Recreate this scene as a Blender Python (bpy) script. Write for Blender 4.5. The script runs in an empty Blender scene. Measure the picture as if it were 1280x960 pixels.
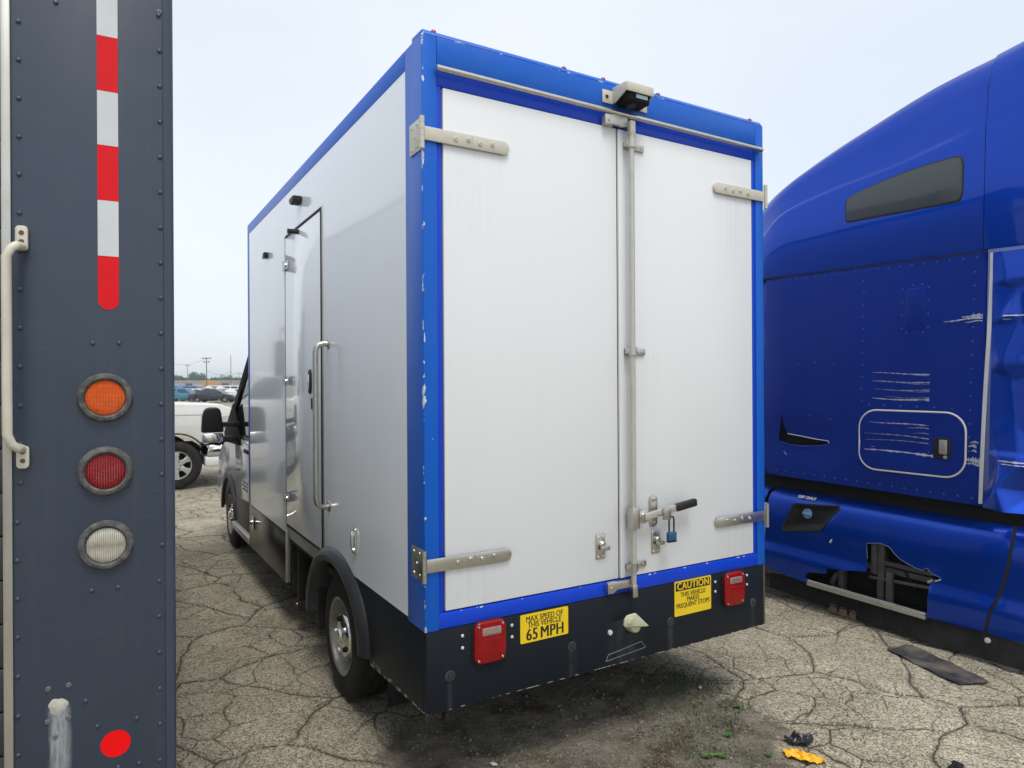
import bpy, bmesh, math, random
from math import radians, sin, cos, pi, sqrt
from mathutils import Vector, Matrix, Euler, noise
from mathutils.geometry import delaunay_2d_cdt

random.seed(7)
scn = bpy.context.scene
C = scn.collection

# ---------------------------------------------------------------- camera
F_PX, YAW, ROLL = 861.401, 0.53588, -0.0055157
cam_d = bpy.data.cameras.new('camera')
cam_d.sensor_fit = 'HORIZONTAL'; cam_d.sensor_width = 36.0
cam_d.lens = 36.0 * F_PX / 1280.0
cam_d.clip_start = 0.05; cam_d.clip_end = 6000
cam = bpy.data.objects.new('camera', cam_d); C.objects.link(cam)
_f = Vector((sin(YAW), cos(YAW), 0.00023)).normalized()
_r = Vector((cos(YAW), -sin(YAW), 0))
_u = _r.cross(_f)
_r2 = _r * cos(ROLL) + _u * sin(ROLL); _u2 = -_r * sin(ROLL) + _u * cos(ROLL)
cam.matrix_world = Matrix((( _r2.x, _u2.x, -_f.x, -1.1279), (_r2.y, _u2.y, -_f.y, -2.6035),
                           (_r2.z, _u2.z, -_f.z, 1.745), (0, 0, 0, 1)))
scn.camera = cam

# ---------------------------------------------------------------- sky, sun, exposure
SUN_EL, SUN_AZ = radians(66), Vector((-0.12, -0.99, 0)).normalized()     # high hazy sun, a little behind the viewer
world = bpy.data.worlds.new('World'); scn.world = world; world.use_nodes = True
wn, wl = world.node_tree.nodes, world.node_tree.links
wn.clear()
w_out = wn.new('ShaderNodeOutputWorld'); w_bg = wn.new('ShaderNodeBackground')
sky = wn.new('ShaderNodeTexSky'); sky.sky_type = 'NISHITA'; sky.sun_disc = False
sky.sun_elevation = SUN_EL
sky.sun_rotation = math.atan2(SUN_AZ.x, SUN_AZ.y)
sky.altitude = 200; sky.air_density = 1.0; sky.dust_density = 3.0; sky.ozone_density = 1.0
w_tc = wn.new('ShaderNodeTexCoord'); w_nz = wn.new('ShaderNodeTexNoise')
w_map = wn.new('ShaderNodeMapping'); w_map.inputs['Scale'].default_value = (1.0, 1.0, 2.2)
w_nz.inputs['Scale'].default_value = 1.6; w_nz.inputs['Detail'].default_value = 5; w_nz.inputs['Roughness'].default_value = 0.45
w_rmp = wn.new('ShaderNodeValToRGB')                                   # thin veil of high cloud over the whole dome
w_rmp.color_ramp.elements[0].position = 0.3; w_rmp.color_ramp.elements[0].color = (6.7, 7.3, 7.9, 1)
w_rmp.color_ramp.elements[1].position = 0.72; w_rmp.color_ramp.elements[1].color = (8.0, 8.35, 8.6, 1)
w_mix = wn.new('ShaderNodeMix'); w_mix.data_type = 'RGBA'; w_mix.inputs[0].default_value = 0.72
wl.new(w_tc.outputs['Generated'], w_map.inputs['Vector']); wl.new(w_map.outputs[0], w_nz.inputs['Vector'])
wl.new(w_nz.outputs['Fac'], w_rmp.inputs[0])
wl.new(sky.outputs[0], w_mix.inputs[6]); wl.new(w_rmp.outputs[0], w_mix.inputs[7])
wl.new(w_mix.outputs[2], w_bg.inputs['Color']); w_bg.inputs['Strength'].default_value = 0.1
wl.new(w_bg.outputs[0], w_out.inputs['Surface'])

sun_d = bpy.data.lights.new('sun', 'SUN'); sun_d.energy = 1.5; sun_d.angle = radians(22); sun_d.color = (1.0, 0.965, 0.91)
sun = bpy.data.objects.new('sun', sun_d); C.objects.link(sun)
_sd = Vector((SUN_AZ.x * cos(SUN_EL), SUN_AZ.y * cos(SUN_EL), sin(SUN_EL)))
sun.rotation_euler = _sd.to_track_quat('Z', 'Y').to_euler(); sun.location = (8, -6, 20)

vs = scn.view_settings
vs.view_transform = 'Standard'; vs.look = 'None'; vs.exposure = 0.55; vs.gamma = 1.0; vs.use_curve_mapping = False
scn.render.engine = 'CYCLES'
scn.cycles.use_denoising = True
scn.cycles.max_bounces = 8; scn.cycles.caustics_reflective = False; scn.cycles.caustics_refractive = False

# ---------------------------------------------------------------- helpers: objects
def empty(name, label, cat, loc=(0, 0, 0), rot=(0, 0, 0), group=None):
    o = bpy.data.objects.new(name, None); C.objects.link(o)
    o.location = loc; o.rotation_euler = rot; o.empty_display_size = 0.2
    return tag(o, label, cat, group)

def tag(o, label, cat, group=None):
    o['label'] = label; o['category'] = cat
    if group: o['group'] = group
    return o

def structure(o):
    o['kind'] = 'structure'; return o

def link_copy(o, parent=None, loc=None):
    c = o.copy(); C.objects.link(c)
    if parent: c.parent = parent
    if loc is not None: c.location = loc
    return c

def copy_tree(o, parent=None):
    c = o.copy(); C.objects.link(c); c.parent = parent
    for ch in list(o.children): copy_tree(ch, c)
    return c

def thicken(b, t):
    """give a sheet a back face and rim, t behind its normals"""
    b.normal_update()
    top = b.faces[:]; rim = [e for e in b.edges if len(e.link_faces) == 1]
    twin = {v: b.verts.new(v.co - v.normal * t) for v in b.verts[:]}
    for f in top: b.faces.new([twin[v] for v in reversed(f.verts)])
    for e in rim:
        f = e.link_faces[0]; l = next(l for l in f.loops if l.edge == e)
        a, c = l.vert, l.link_loop_next.vert
        b.faces.new((c, a, twin[a], twin[c]))

class B:
    """collects shapes into one bmesh; build() links them as one mesh object"""
    def __init__(s): s.bm = bmesh.new()
    def _add(s, other):
        me = bpy.data.meshes.new('tmp'); other.to_mesh(me); other.free()
        s.bm.from_mesh(me); bpy.data.meshes.remove(me); return s
    def box(s, x0, x1, y0, y1, z0, z1, bev=0.0, seg=2, mtx=None):
        b = bmesh.new()
        bmesh.ops.create_cube(b, size=1)
        for v in b.verts:
            v.co = Vector(((x0 + x1) / 2 + v.co.x * (x1 - x0), (y0 + y1) / 2 + v.co.y * (y1 - y0), (z0 + z1) / 2 + v.co.z * (z1 - z0)))
        if bev > 0: bmesh.ops.bevel(b, geom=b.edges[:], offset=bev, segments=seg, affect='EDGES', profile=0.5, clamp_overlap=True)
        if mtx is not None: bmesh.ops.transform(b, matrix=mtx, verts=b.verts)
        return s._add(b)
    def prism(s, pts, axis, a, c, bev=0.0, seg=2, mtx=None):
        """polygon pts in the plane normal to axis (x: (y,z); y: (x,z); z: (x,y)), from a to c"""
        b = bmesh.new()
        def P(p, t): return {'x': (t, p[0], p[1]), 'y': (p[0], t, p[1]), 'z': (p[0], p[1], t)}[axis]
        v0 = [b.verts.new(P(p, a)) for p in pts]; v1 = [b.verts.new(P(p, c)) for p in pts]
        n = len(pts)
        f0 = b.faces.new(v0); f1 = b.faces.new(v1)
        for i in range(n): b.faces.new((v0[i], v0[(i + 1) % n], v1[(i + 1) % n], v1[i]))
        bmesh.ops.recalc_face_normals(b, faces=b.faces)
        if bev > 0:
            ed = [e for e in b.edges if len(e.link_faces) == 2 and e.calc_face_angle(0) > 0.35]
            bmesh.ops.bevel(b, geom=ed, offset=bev, segments=seg, affect='EDGES', profile=0.5, clamp_overlap=True)
        if mtx is not None: bmesh.ops.transform(b, matrix=mtx, verts=b.verts)
        return s._add(b)
    def tube(s, pts, r, n=10, closed=False, r1=None):
        pts = [Vector(p) for p in pts]; m = len(pts); b = bmesh.new(); rings = []
        up = Vector((0, 0, 1))
        prev = None
        for i, p in enumerate(pts):
            if closed: t = (pts[(i + 1) % m] - pts[i - 1])
            else: t = (pts[min(i + 1, m - 1)] - pts[max(i - 1, 0)])
            t.normalize()
            if prev is None:
                a = t.cross(up)
                if a.length < 1e-3: a = t.cross(Vector((1, 0, 0)))
                a.normalize()
            else:
                a = prev - t * prev.dot(t)
                if a.length < 1e-6: a = t.orthogonal()
                a.normalize()
            prev = a; c = t.cross(a)
            rr = r if r1 is None else r + (r1 - r) * i / max(m - 1, 1)
            rings.append([b.verts.new(p + (a * cos(2 * pi * k / n) + c * sin(2 * pi * k / n)) * rr) for k in range(n)])
        for i in range(m if closed else m - 1):
            A, D = rings[i], rings[(i + 1) % m]
            for k in range(n): b.faces.new((A[k], A[(k + 1) % n], D[(k + 1) % n], D[k]))
        if not closed:
            b.faces.new(rings[0][::-1]); b.faces.new(rings[-1])
        bmesh.ops.recalc_face_normals(b, faces=b.faces)
        return s._add(b)
    def lathe(s, prof, org=(0, 0, 0), axis=(0, 0, 1), n=24, sx=1.0, sy=1.0, caps=True):
        """prof: (radius, height along axis) from one end to the other; ends with radius 0 are closed"""
        ax = Vector(axis).normalized(); a = ax.orthogonal().normalized(); c = ax.cross(a); org = Vector(org)
        b = bmesh.new(); rings = []
        for r, h in prof:
            if r < 1e-6: rings.append([b.verts.new(org + ax * h)])
            else: rings.append([b.verts.new(org + ax * h + a * (r * sx * cos(2 * pi * k / n)) + c * (r * sy * sin(2 * pi * k / n))) for k in range(n)])
        for A, D in zip(rings, rings[1:]):
            for k in range(n):
                k2 = (k + 1) % n
                if len(A) == 1 and len(D) == 1: continue
                if len(A) == 1: b.faces.new((A[0], D[k], D[k2]))
                elif len(D) == 1: b.faces.new((A[k], A[k2], D[0]))
                else: b.faces.new((A[k], A[k2], D[k2], D[k]))
        if caps and len(rings[0]) > 1: b.faces.new(rings[0])
        if caps and len(rings[-1]) > 1: b.faces.new(rings[-1])
        bmesh.ops.recalc_face_normals(b, faces=b.faces)
        return s._add(b)
    def cyl(s, p, q, r, n=16, r1=None):
        p, q = Vector(p), Vector(q)
        return s.lathe([(r, 0), (r if r1 is None else r1, (q - p).length)], p, q - p, n)
    def grid(s, fn, us, vs, thick=0.0):
        b = bmesh.new()
        R = [[b.verts.new(fn(u, v)) for v in vs] for u in us]
        for i in range(len(us) - 1):
            for j in range(len(vs) - 1):
                b.faces.new((R[i][j], R[i + 1][j], R[i + 1][j + 1], R[i][j + 1]))
        if thick: thicken(b, thick)
        return s._add(b)
    def cdt(s, outer, holes, fn, step=0.05, thick=0.0, extra=()):
        """flat region with holes, triangulated and mapped to 3D by fn(a, b)"""
        pts, edges = [], []
        def loop(L):
            o = len(pts); pts.extend(Vector(p) for p in L)
            edges.extend((o + i, o + (i + 1) % len(L)) for i in range(len(L)))
        def dense(L):
            out = []
            for i, p in enumerate(L):
                q_ = L[(i + 1) % len(L)]; d = math.dist(p, q_); k = max(1, int(d / step))
                out += [(p[0] + (q_[0] - p[0]) * t / k, p[1] + (q_[1] - p[1]) * t / k) for t in range(k)]
            return out
        outer = dense(outer); loop(outer)
        for h in holes: loop(h)
        def inside(p, L):
            c = False
            for i in range(len(L)):
                a, d = L[i], L[i - 1]
                if (a[1] > p[1]) != (d[1] > p[1]) and p[0] < (d[0] - a[0]) * (p[1] - a[1]) / (d[1] - a[1]) + a[0]: c = not c
            return c
        x0, x1 = min(p[0] for p in outer), max(p[0] for p in outer); y0, y1 = min(p[1] for p in outer), max(p[1] for p in outer)
        i = 0; y = y0 + step / 2
        while y < y1:
            x = x0 + step / 2
            while x < x1:
                if inside((x, y), outer) and not any(inside((x, y), h) for h in holes): pts.append(Vector((x, y)))
                x += step
            y += step
        vo, eo, fo, *_ = delaunay_2d_cdt(pts, edges, [], 0, 1e-5)
        b = bmesh.new(); V = [b.verts.new(fn(v.x, v.y)) for v in vo]
        for f in fo:
            c = sum((vo[k] for k in f), Vector((0, 0))) / len(f)
            ar_ = abs(sum(vo[f[k - 1]].x * vo[f[k]].y - vo[f[k]].x * vo[f[k - 1]].y for k in range(len(f)))) / 2
            if ar_ > 1e-8 and inside(c, outer) and not any(inside(c, h) for h in holes):
                try: b.faces.new([V[k] for k in f])
                except ValueError: pass
        for v in [v for v in b.verts if not v.link_faces]: b.verts.remove(v)
        bmesh.ops.recalc_face_normals(b, faces=b.faces)
        if thick: thicken(b, thick)
        return s._add(b)
    def build(s, name, m, parent=None, ang=35, recalc=False):
        if recalc: bmesh.ops.recalc_face_normals(s.bm, faces=s.bm.faces)
        me = bpy.data.meshes.new(name); s.bm.to_mesh(me); s.bm.free()
        for p in me.polygons: p.use_smooth = True
        me.set_sharp_from_angle(angle=radians(ang))
        if m: me.materials.append(m)
        o = bpy.data.objects.new(name, me); C.objects.link(o)
        if parent: o.parent = parent
        return o

def text(name, s, m, parent, loc, size, sx=1.0, rot=(pi / 2, 0, 0), bold=0.0, depth=0.0006, align='CENTER', spacing=1.0, heavy=0.0):
    cu = bpy.data.curves.new(name, 'FONT'); cu.body = s; cu.size = size; cu.align_x = align; cu.align_y = 'CENTER'
    cu.extrude = depth; cu.offset = bold; cu.resolution_u = 3; cu.space_character = spacing
    t = bpy.data.objects.new(name, cu); C.objects.link(t)
    bpy.context.view_layer.update()
    me = bpy.data.meshes.new_from_object(t.evaluated_get(bpy.context.evaluated_depsgraph_get()))
    bpy.data.objects.remove(t); bpy.data.curves.remove(cu)
    if heavy:                                                           # bolder: overlaid copies, each a hair nearer the viewer
        bm = bmesh.new()
        for k in (-1, 0, 1):
            m2 = me.copy(); m2.transform(Matrix.Translation((k * heavy, 0, 0.00008 * (k + 1)))); bm.from_mesh(m2); bpy.data.meshes.remove(m2)
        bm.to_mesh(me); bm.free()
    mt = Matrix.Translation(loc) @ Euler(rot).to_matrix().to_4x4() @ Matrix.Diagonal((sx, 1, 1, 1))
    me.transform(mt); me.materials.clear(); me.materials.append(m); me.name = name
    o = bpy.data.objects.new(name, me); C.objects.link(o); o.parent = parent
    return o

def rounded(x0, x1, z0, z1, r, n=5):
    out = []
    for cx, cz, a0 in ((x1 - r, z1 - r, 0), (x0 + r, z1 - r, 90), (x0 + r, z0 + r, 180), (x1 - r, z0 + r, 270)):
        for k in range(n + 1):
            a = radians(a0 + 90 * k / n); out.append((cx + r * cos(a), cz + r * sin(a)))
    return out

def lerp_tab(tab, x):
    if x <= tab[0][0]: return tab[0][1]
    for (a, va), (b_, vb) in zip(tab, tab[1:]):
        if x <= b_: return va + (vb - va) * (x - a) / (b_ - a)
    return tab[-1][1]

# ---------------------------------------------------------------- helpers: materials
def _nodes(name):
    m = bpy.data.materials.new(name); m.use_nodes = True
    nt = m.node_tree; nt.nodes.clear()
    out = nt.nodes.new('ShaderNodeOutputMaterial'); bs = nt.nodes.new('ShaderNodeBsdfPrincipled')
    nt.links.new(bs.outputs[0], out.inputs['Surface'])
    return m, nt, bs, out
def nd(nt, t, **kw):
    n = nt.nodes.new(t)
    for k, v in kw.items(): setattr(n, k, v)
    return n
def math_n(nt, op, a, b=None, clamp=False):
    n = nd(nt, 'ShaderNodeMath', operation=op); n.use_clamp = clamp
    for i, v in enumerate((a, b)):
        if v is None: continue
        if isinstance(v, (int, float)): n.inputs[i].default_value = v
        else: nt.links.new(v, n.inputs[i])
    return n.outputs[0]
def mixc(nt, fac, a, b, blend='MIX'):
    n = nd(nt, 'ShaderNodeMix', data_type='RGBA', blend_type=blend)
    for i, v in ((0, fac), (6, a), (7, b)):
        if isinstance(v, (int, float)): n.inputs[i].default_value = v
        elif isinstance(v, tuple): n.inputs[i].default_value = (*v[:3], 1)
        else: nt.links.new(v, n.inputs[i])
    return n.outputs[2]
def ramp(nt, src, p0, p1, c0=(0, 0, 0), c1=(1, 1, 1)):
    n = nd(nt, 'ShaderNodeValToRGB'); e = n.color_ramp.elements
    e[0].position, e[1].position = p0, p1; e[0].color = (*c0, 1); e[1].color = (*c1, 1)
    nt.links.new(src, n.inputs[0]); return n.outputs[0]
def noise_n(nt, vec, scale, detail=3, rough=0.55, mscale=None):
    n = nd(nt, 'ShaderNodeTexNoise')
    n.inputs['Scale'].default_value = scale; n.inputs['Detail'].default_value = detail; n.inputs['Roughness'].default_value = rough
    if mscale:
        mp = nd(nt, 'ShaderNodeMapping'); mp.inputs['Scale'].default_value = mscale
        nt.links.new(vec, mp.inputs['Vector']); vec = mp.outputs[0]
    nt.links.new(vec, n.inputs['Vector']); return n.outputs['Fac']

def pbr(name, col, rough=0.5, metal=0.0, coat=0.0, var=0.06, vscale=4.0, dirt=0.0, dcol=(0.16, 0.14, 0.11), dscale=3.0,
        streak=0.0, scol=(0.3, 0.29, 0.27), wave=0.0, wscale=1.3, grain=0.0, gscale=300.0, rvar=0.08, spec=0.5, flake=0.0):
    m, nt, bs, out = _nodes(name); L = nt.links
    tc = nd(nt, 'ShaderNodeTexCoord').outputs['Object']
    c = mixc(nt, noise_n(nt, tc, vscale, 4), tuple(v * (1 - var) for v in col), tuple(min(1, v * (1 + var)) for v in col))
    n2 = noise_n(nt, tc, dscale, 6, 0.65)
    if dirt > 0:
        f = math_n(nt, 'MULTIPLY', ramp(nt, n2, 0.42, 0.78), dirt); c = mixc(nt, f, c, dcol)
    if streak > 0:
        ns = noise_n(nt, tc, 1.0, 5, 0.6, (26, 26, 1.3))
        f = math_n(nt, 'MULTIPLY', ramp(nt, ns, 0.5, 0.82), streak)
        f = math_n(nt, 'MULTIPLY', f, ramp(nt, n2, 0.35, 0.6)); c = mixc(nt, f, c, scol)
    if flake > 0:
        fl = noise_n(nt, tc, 900, 1); c = mixc(nt, math_n(nt, 'MULTIPLY', ramp(nt, fl, 0.55, 0.75), flake), c, tuple(min(1, v * 2.2) for v in col))
    L.new(c, bs.inputs['Base Color'])
    rr = math_n(nt, 'ADD', math_n(nt, 'MULTIPLY', n2, rvar), max(0.0, rough - rvar / 2), True); L.new(rr, bs.inputs['Roughness'])
    bs.inputs['Metallic'].default_value = metal; bs.inputs['Specular IOR Level'].default_value = spec
    if coat: bs.inputs['Coat Weight'].default_value = coat; bs.inputs['Coat Roughness'].default_value = 0.03
    h = None
    if wave > 0: h = math_n(nt, 'MULTIPLY', noise_n(nt, tc, wscale, 2, 0.4), wave)
    if grain > 0:
        g = math_n(nt, 'MULTIPLY', noise_n(nt, tc, gscale, 2), grain)
        h = g if h is None else math_n(nt, 'ADD', h, g)
    if h is not None:
        bp = nd(nt, 'ShaderNodeBump'); bp.inputs['Strength'].default_value = 1.0; bp.inputs['Distance'].default_value = 1.0
        L.new(h, bp.inputs['Height']); L.new(bp.outputs[0], bs.inputs['Normal'])
        if coat: L.new(bp.outputs[0], bs.inputs['Coat Normal'])
    return m

def glass(name, col=(0.03, 0.035, 0.04), rough=0.03):
    return pbr(name, col, rough, 0, 0.0, var=0.05, rvar=0.02, spec=0.7)

M = {}
M['white_panel'] = pbr('white_panel', (0.86, 0.88, 0.895), 0.12, coat=0.35, var=0.01, dirt=0.06, dcol=(0.5, 0.5, 0.49), wave=0.0028, wscale=1.1, rvar=0.05)
def door_paint(name):
    """white sheet with faint wash marks, hand smudges round the handle and runs below the hinge straps"""
    m, nt, bs, out = _nodes(name); L = nt.links
    tc = nd(nt, 'ShaderNodeTexCoord').outputs['Object']
    sp = nd(nt, 'ShaderNodeSeparateXYZ'); L.new(tc, sp.inputs[0])
    n1 = noise_n(nt, tc, 1.6, 6, 0.6); n2 = noise_n(nt, tc, 9, 6, 0.7); st_ = noise_n(nt, tc, 1.0, 5, 0.65, (42, 42, 1.1))
    c = mixc(nt, n1, (0.732, 0.752, 0.760), (0.79, 0.803, 0.806))
    c = mixc(nt, math_n(nt, 'MULTIPLY', ramp(nt, st_, 0.52, 0.80), math_n(nt, 'MULTIPLY', ramp(nt, n1, 0.35, 0.7), 0.16)), c, (0.55, 0.54, 0.50))
    def blob(x, z, rx, rz, amt, col, c, below=False):
        ex = math_n(nt, 'DIVIDE', math_n(nt, 'SUBTRACT', sp.outputs[0], x), rx); ez = math_n(nt, 'DIVIDE', math_n(nt, 'SUBTRACT', sp.outputs[2], z), rz)
        d = math_n(nt, 'ADD', math_n(nt, 'MULTIPLY', ex, ex), math_n(nt, 'MULTIPLY', ez, ez))
        f = math_n(nt, 'MULTIPLY', math_n(nt, 'SUBTRACT', 1.0, d, True), ramp(nt, n2, 0.38, 0.66))
        if below: f = math_n(nt, 'MULTIPLY', f, math_n(nt, 'MULTIPLY', math_n(nt, 'LESS_THAN', sp.outputs[2], z), ramp(nt, st_, 0.42, 0.66)))
        return mixc(nt, math_n(nt, 'MULTIPLY', f, amt), c, col)
    c = blob(1.24, 1.04, 0.30, 0.28, 0.22, (0.42, 0.40, 0.37), c); c = blob(0.90, 0.95, 0.16, 0.16, 0.18, (0.45, 0.43, 0.40), c)
    for x, z in ((0.22, 2.745), (0.22, 0.978), (1.85, 2.76), (1.85, 0.978), (1.12, 1.89)): c = blob(x, z, 0.20, 0.42, 0.30, (0.44, 0.40, 0.34), c, True)
    scf = noise_n(nt, tc, 1.0, 3, 0.5, (3, 3, 160)); c = mixc(nt, math_n(nt, 'MULTIPLY', ramp(nt, scf, 0.73, 0.76), math_n(nt, 'MULTIPLY', ramp(nt, n1, 0.5, 0.62), 0.3)), c, (0.5, 0.5, 0.5))
    L.new(c, bs.inputs['Base Color']); L.new(math_n(nt, 'ADD', math_n(nt, 'MULTIPLY', n2, 0.12), 0.24), bs.inputs['Roughness'])
    bp = nd(nt, 'ShaderNodeBump'); bp.inputs['Distance'].default_value = 1.0
    L.new(math_n(nt, 'MULTIPLY', noise_n(nt, tc, 1.5, 3, 0.4), 0.0022), bp.inputs['Height']); L.new(bp.outputs[0], bs.inputs['Normal'])
    return m
M['white_door'] = door_paint('white_door')
M['black_plastic'] = pbr('black_plastic', (0.013, 0.014, 0.0155), 0.45, spec=0.3, var=0.2, dirt=0.2, dcol=(0.05, 0.048, 0.045), grain=0.0003, gscale=500)
M['rubber'] = pbr('rubber', (0.012, 0.012, 0.0125), 0.75, spec=0.25, var=0.2, dirt=0.45, dcol=(0.07, 0.062, 0.052), dscale=9, grain=0.0006, gscale=220)
M['gasket'] = pbr('gasket', (0.012, 0.011, 0.011), 0.6)
M['dark_gap'] = pbr('dark_gap', (0.006, 0.006, 0.006), 0.9)
M['underbody'] = pbr('underbody', (0.02, 0.018, 0.017), 0.85, dirt=0.5, dcol=(0.05, 0.035, 0.025), dscale=8)
M['stainless'] = pbr('stainless', (0.60, 0.58, 0.54), 0.30, metal=1.0, var=0.12, vscale=40, dirt=0.35, dcol=(0.33, 0.28, 0.22), dscale=14, rvar=0.2)
M['chrome'] = pbr('chrome', (0.78, 0.78, 0.78), 0.09, metal=1.0, dirt=0.3, dcol=(0.3, 0.28, 0.25), dscale=20, rvar=0.1)
M['aluminium'] = pbr('aluminium', (0.55, 0.54, 0.50), 0.45, metal=0.85, var=0.1, dirt=0.4, dcol=(0.28, 0.24, 0.18), streak=0.4, scol=(0.2, 0.17, 0.12))
M['cream_paint'] = pbr('cream_paint', (0.60, 0.57, 0.48), 0.45, var=0.06, dirt=0.35, dcol=(0.40, 0.34, 0.24), dscale=20)
M['galvanised'] = pbr('galvanised', (0.55, 0.53, 0.48), 0.42, metal=0.5, var=0.08, dirt=0.45, dcol=(0.40, 0.33, 0.22), dscale=22)
M['steel_wheel'] = pbr('steel_wheel', (0.34, 0.33, 0.31), 0.5, metal=0.6, dirt=0.6, dcol=(0.12, 0.10, 0.08), dscale=14)
M['red_lens'] = pbr('red_lens', (0.27, 0.002, 0.004), 0.16, spec=0.25, coat=0.25, var=0.5, vscale=32, dirt=0.5, dcol=(0.10, 0.001, 0.002), dscale=28, grain=0.0004, gscale=140)
M['reversing_lens'] = pbr('reversing_lens', (0.30, 0.19, 0.18), 0.2, coat=0.3, var=0.3, vscale=60)
M['clear_lens'] = pbr('clear_lens', (0.50, 0.44, 0.40), 0.2, metal=0.2, coat=0.2, var=0.25, vscale=60)
M['yellow_vinyl'] = pbr('yellow_vinyl', (0.80, 0.56, 0.008), 0.42, var=0.04, dirt=0.12, dcol=(0.5, 0.36, 0.05))
M['black_ink'] = pbr('black_ink', (0.014, 0.012, 0.010), 0.5)
M['white_screw'] = pbr('white_screw', (0.66, 0.66, 0.64), 0.4, metal=0.2)
M['sun_faded_plastic'] = pbr('sun_faded_plastic', (0.50, 0.50, 0.33), 0.6, var=0.1, dirt=0.4, dcol=(0.3, 0.3, 0.2), dscale=30)
M['window'] = glass('window')
M['matt_black'] = pbr('matt_black', (0.010, 0.010, 0.011), 0.75, spec=0.15)

def corner_paint(name, col, rough, edge=True):
    """blue paint whose sharp rear corner is chipped to the white undercoat"""
    m, nt, bs, out = _nodes(name); L = nt.links
    tc = nd(nt, 'ShaderNodeTexCoord').outputs['Object']
    sp = nd(nt, 'ShaderNodeSeparateXYZ'); L.new(tc, sp.inputs[0])
    c = mixc(nt, noise_n(nt, tc, 3, 4), tuple(v * 0.93 for v in col), tuple(min(1, v * 1.07) for v in col))
    n2 = noise_n(nt, tc, 5, 6, 0.65)
    c = mixc(nt, math_n(nt, 'MULTIPLY', ramp(nt, n2, 0.5, 0.85), 0.14), c, (0.12, 0.14, 0.2))
    dx = math_n(nt, 'ABSOLUTE', math_n(nt, 'SUBTRACT', sp.outputs[0], 0.002)); dy = math_n(nt, 'ABSOLUTE', math_n(nt, 'SUBTRACT', sp.outputs[1], 0.002))
    d = math_n(nt, 'ADD', dx, dy)                                       # distance to the vertical corner
    dz = math_n(nt, 'ADD', math_n(nt, 'MULTIPLY', math_n(nt, 'ABSOLUTE', math_n(nt, 'SUBTRACT', sp.outputs[2], 3.183)), 1.9), math_n(nt, 'ADD', dy, 0.003))
    d = math_n(nt, 'MINIMUM', d, dz)
    n3 = noise_n(nt, tc, 9, 5, 0.7, (1, 1, 0.55))
    width = math_n(nt, 'MULTIPLY', ramp(nt, n3, 0.49, 0.66), 0.017)
    chip = math_n(nt, 'LESS_THAN', d, width)
    c = mixc(nt, chip, c, (0.66, 0.67, 0.68))
    sc = noise_n(nt, tc, 70, 2, 0.5); sc2 = noise_n(nt, tc, 2.3, 3)
    spots = math_n(nt, 'MULTIPLY', ramp(nt, sc, 0.735, 0.75), ramp(nt, sc2, 0.55, 0.6))
    c = mixc(nt, spots, c, (0.55, 0.56, 0.58))
    L.new(c, bs.inputs['Base Color']); bs.inputs['Roughness'].default_value = rough
    bs.inputs['Specular IOR Level'].default_value = 0.28
    bp = nd(nt, 'ShaderNodeBump'); bp.inputs['Distance'].default_value = 0.002; bp.inputs['Strength'].default_value = 0.4
    L.new(n2, bp.inputs['Height']); L.new(bp.outputs[0], bs.inputs['Normal'])
    return m
M['trim_blue'] = corner_paint('trim_blue', (0.003, 0.108, 0.54), 0.36)
M['frame_blue'] = pbr('frame_blue', (0.002, 0.050, 0.56), 0.38, spec=0.3, var=0.05, dirt=0.1, dcol=(0.05, 0.07, 0.2))

def skirt_paint(name):
    """black textured skirt with pale water runs under its bolts"""
    m, nt, bs, out = _nodes(name); L = nt.links
    tc = nd(nt, 'ShaderNodeTexCoord').outputs['Object']
    sp = nd(nt, 'ShaderNodeSeparateXYZ'); L.new(tc, sp.inputs[0])
    c = mixc(nt, noise_n(nt, tc, 2.5, 5), (0.0055, 0.0082, 0.0125), (0.011, 0.0145, 0.0205))
    st = noise_n(nt, tc, 1.0, 4, 0.6, (60, 60, 1.6))
    for x0, w, z1 in ((0.733, 0.03, 0.52), (1.347, 0.028, 0.52), (1.05, 0.13, 0.60), (1.96, 0.02, 0.52), (0.11, 0.02, 0.52)):
        f = math_n(nt, 'SUBTRACT', 1.0, math_n(nt, 'DIVIDE', math_n(nt, 'ABSOLUTE', math_n(nt, 'SUBTRACT', sp.outputs[0], x0)), w), True)
        f = math_n(nt, 'MULTIPLY', f, math_n(nt, 'LESS_THAN', sp.outputs[2], z1))
        f = math_n(nt, 'MULTIPLY', f, math_n(nt, 'ADD', ramp(nt, st, 0.35, 0.7), 0.25))
        c = mixc(nt, math_n(nt, 'MULTIPLY', math_n(nt, 'MULTIPLY', f, ramp(nt, noise_n(nt, tc, 14, 4), 0.3, 0.62)), 0.27), c, (0.17, 0.19, 0.20))
    sc = noise_n(nt, tc, 130, 2, 0.5); sc2 = noise_n(nt, tc, 4, 3)
    c = mixc(nt, math_n(nt, 'MULTIPLY', ramp(nt, sc, 0.74, 0.76), ramp(nt, sc2, 0.56, 0.62)), c, (0.3, 0.3, 0.3))
    chip = math_n(nt, 'MULTIPLY', math_n(nt, 'LESS_THAN', sp.outputs[2], 0.394), ramp(nt, noise_n(nt, tc, 24, 3), 0.52, 0.56))
    c = mixc(nt, chip, c, (0.42, 0.42, 0.40))
    L.new(c, bs.inputs['Base Color']); bs.inputs['Roughness'].default_value = 0.50; bs.inputs['Specular IOR Level'].default_value = 0.22
    bp = nd(nt, 'ShaderNodeBump'); bp.inputs['Distance'].default_value = 0.0006; bp.inputs['Strength'].default_value = 0.6
    L.new(noise_n(nt, tc, 240, 3), bp.inputs['Height']); L.new(bp.outputs[0], bs.inputs['Normal'])
    return m
M['skirt'] = skirt_paint('skirt')
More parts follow.
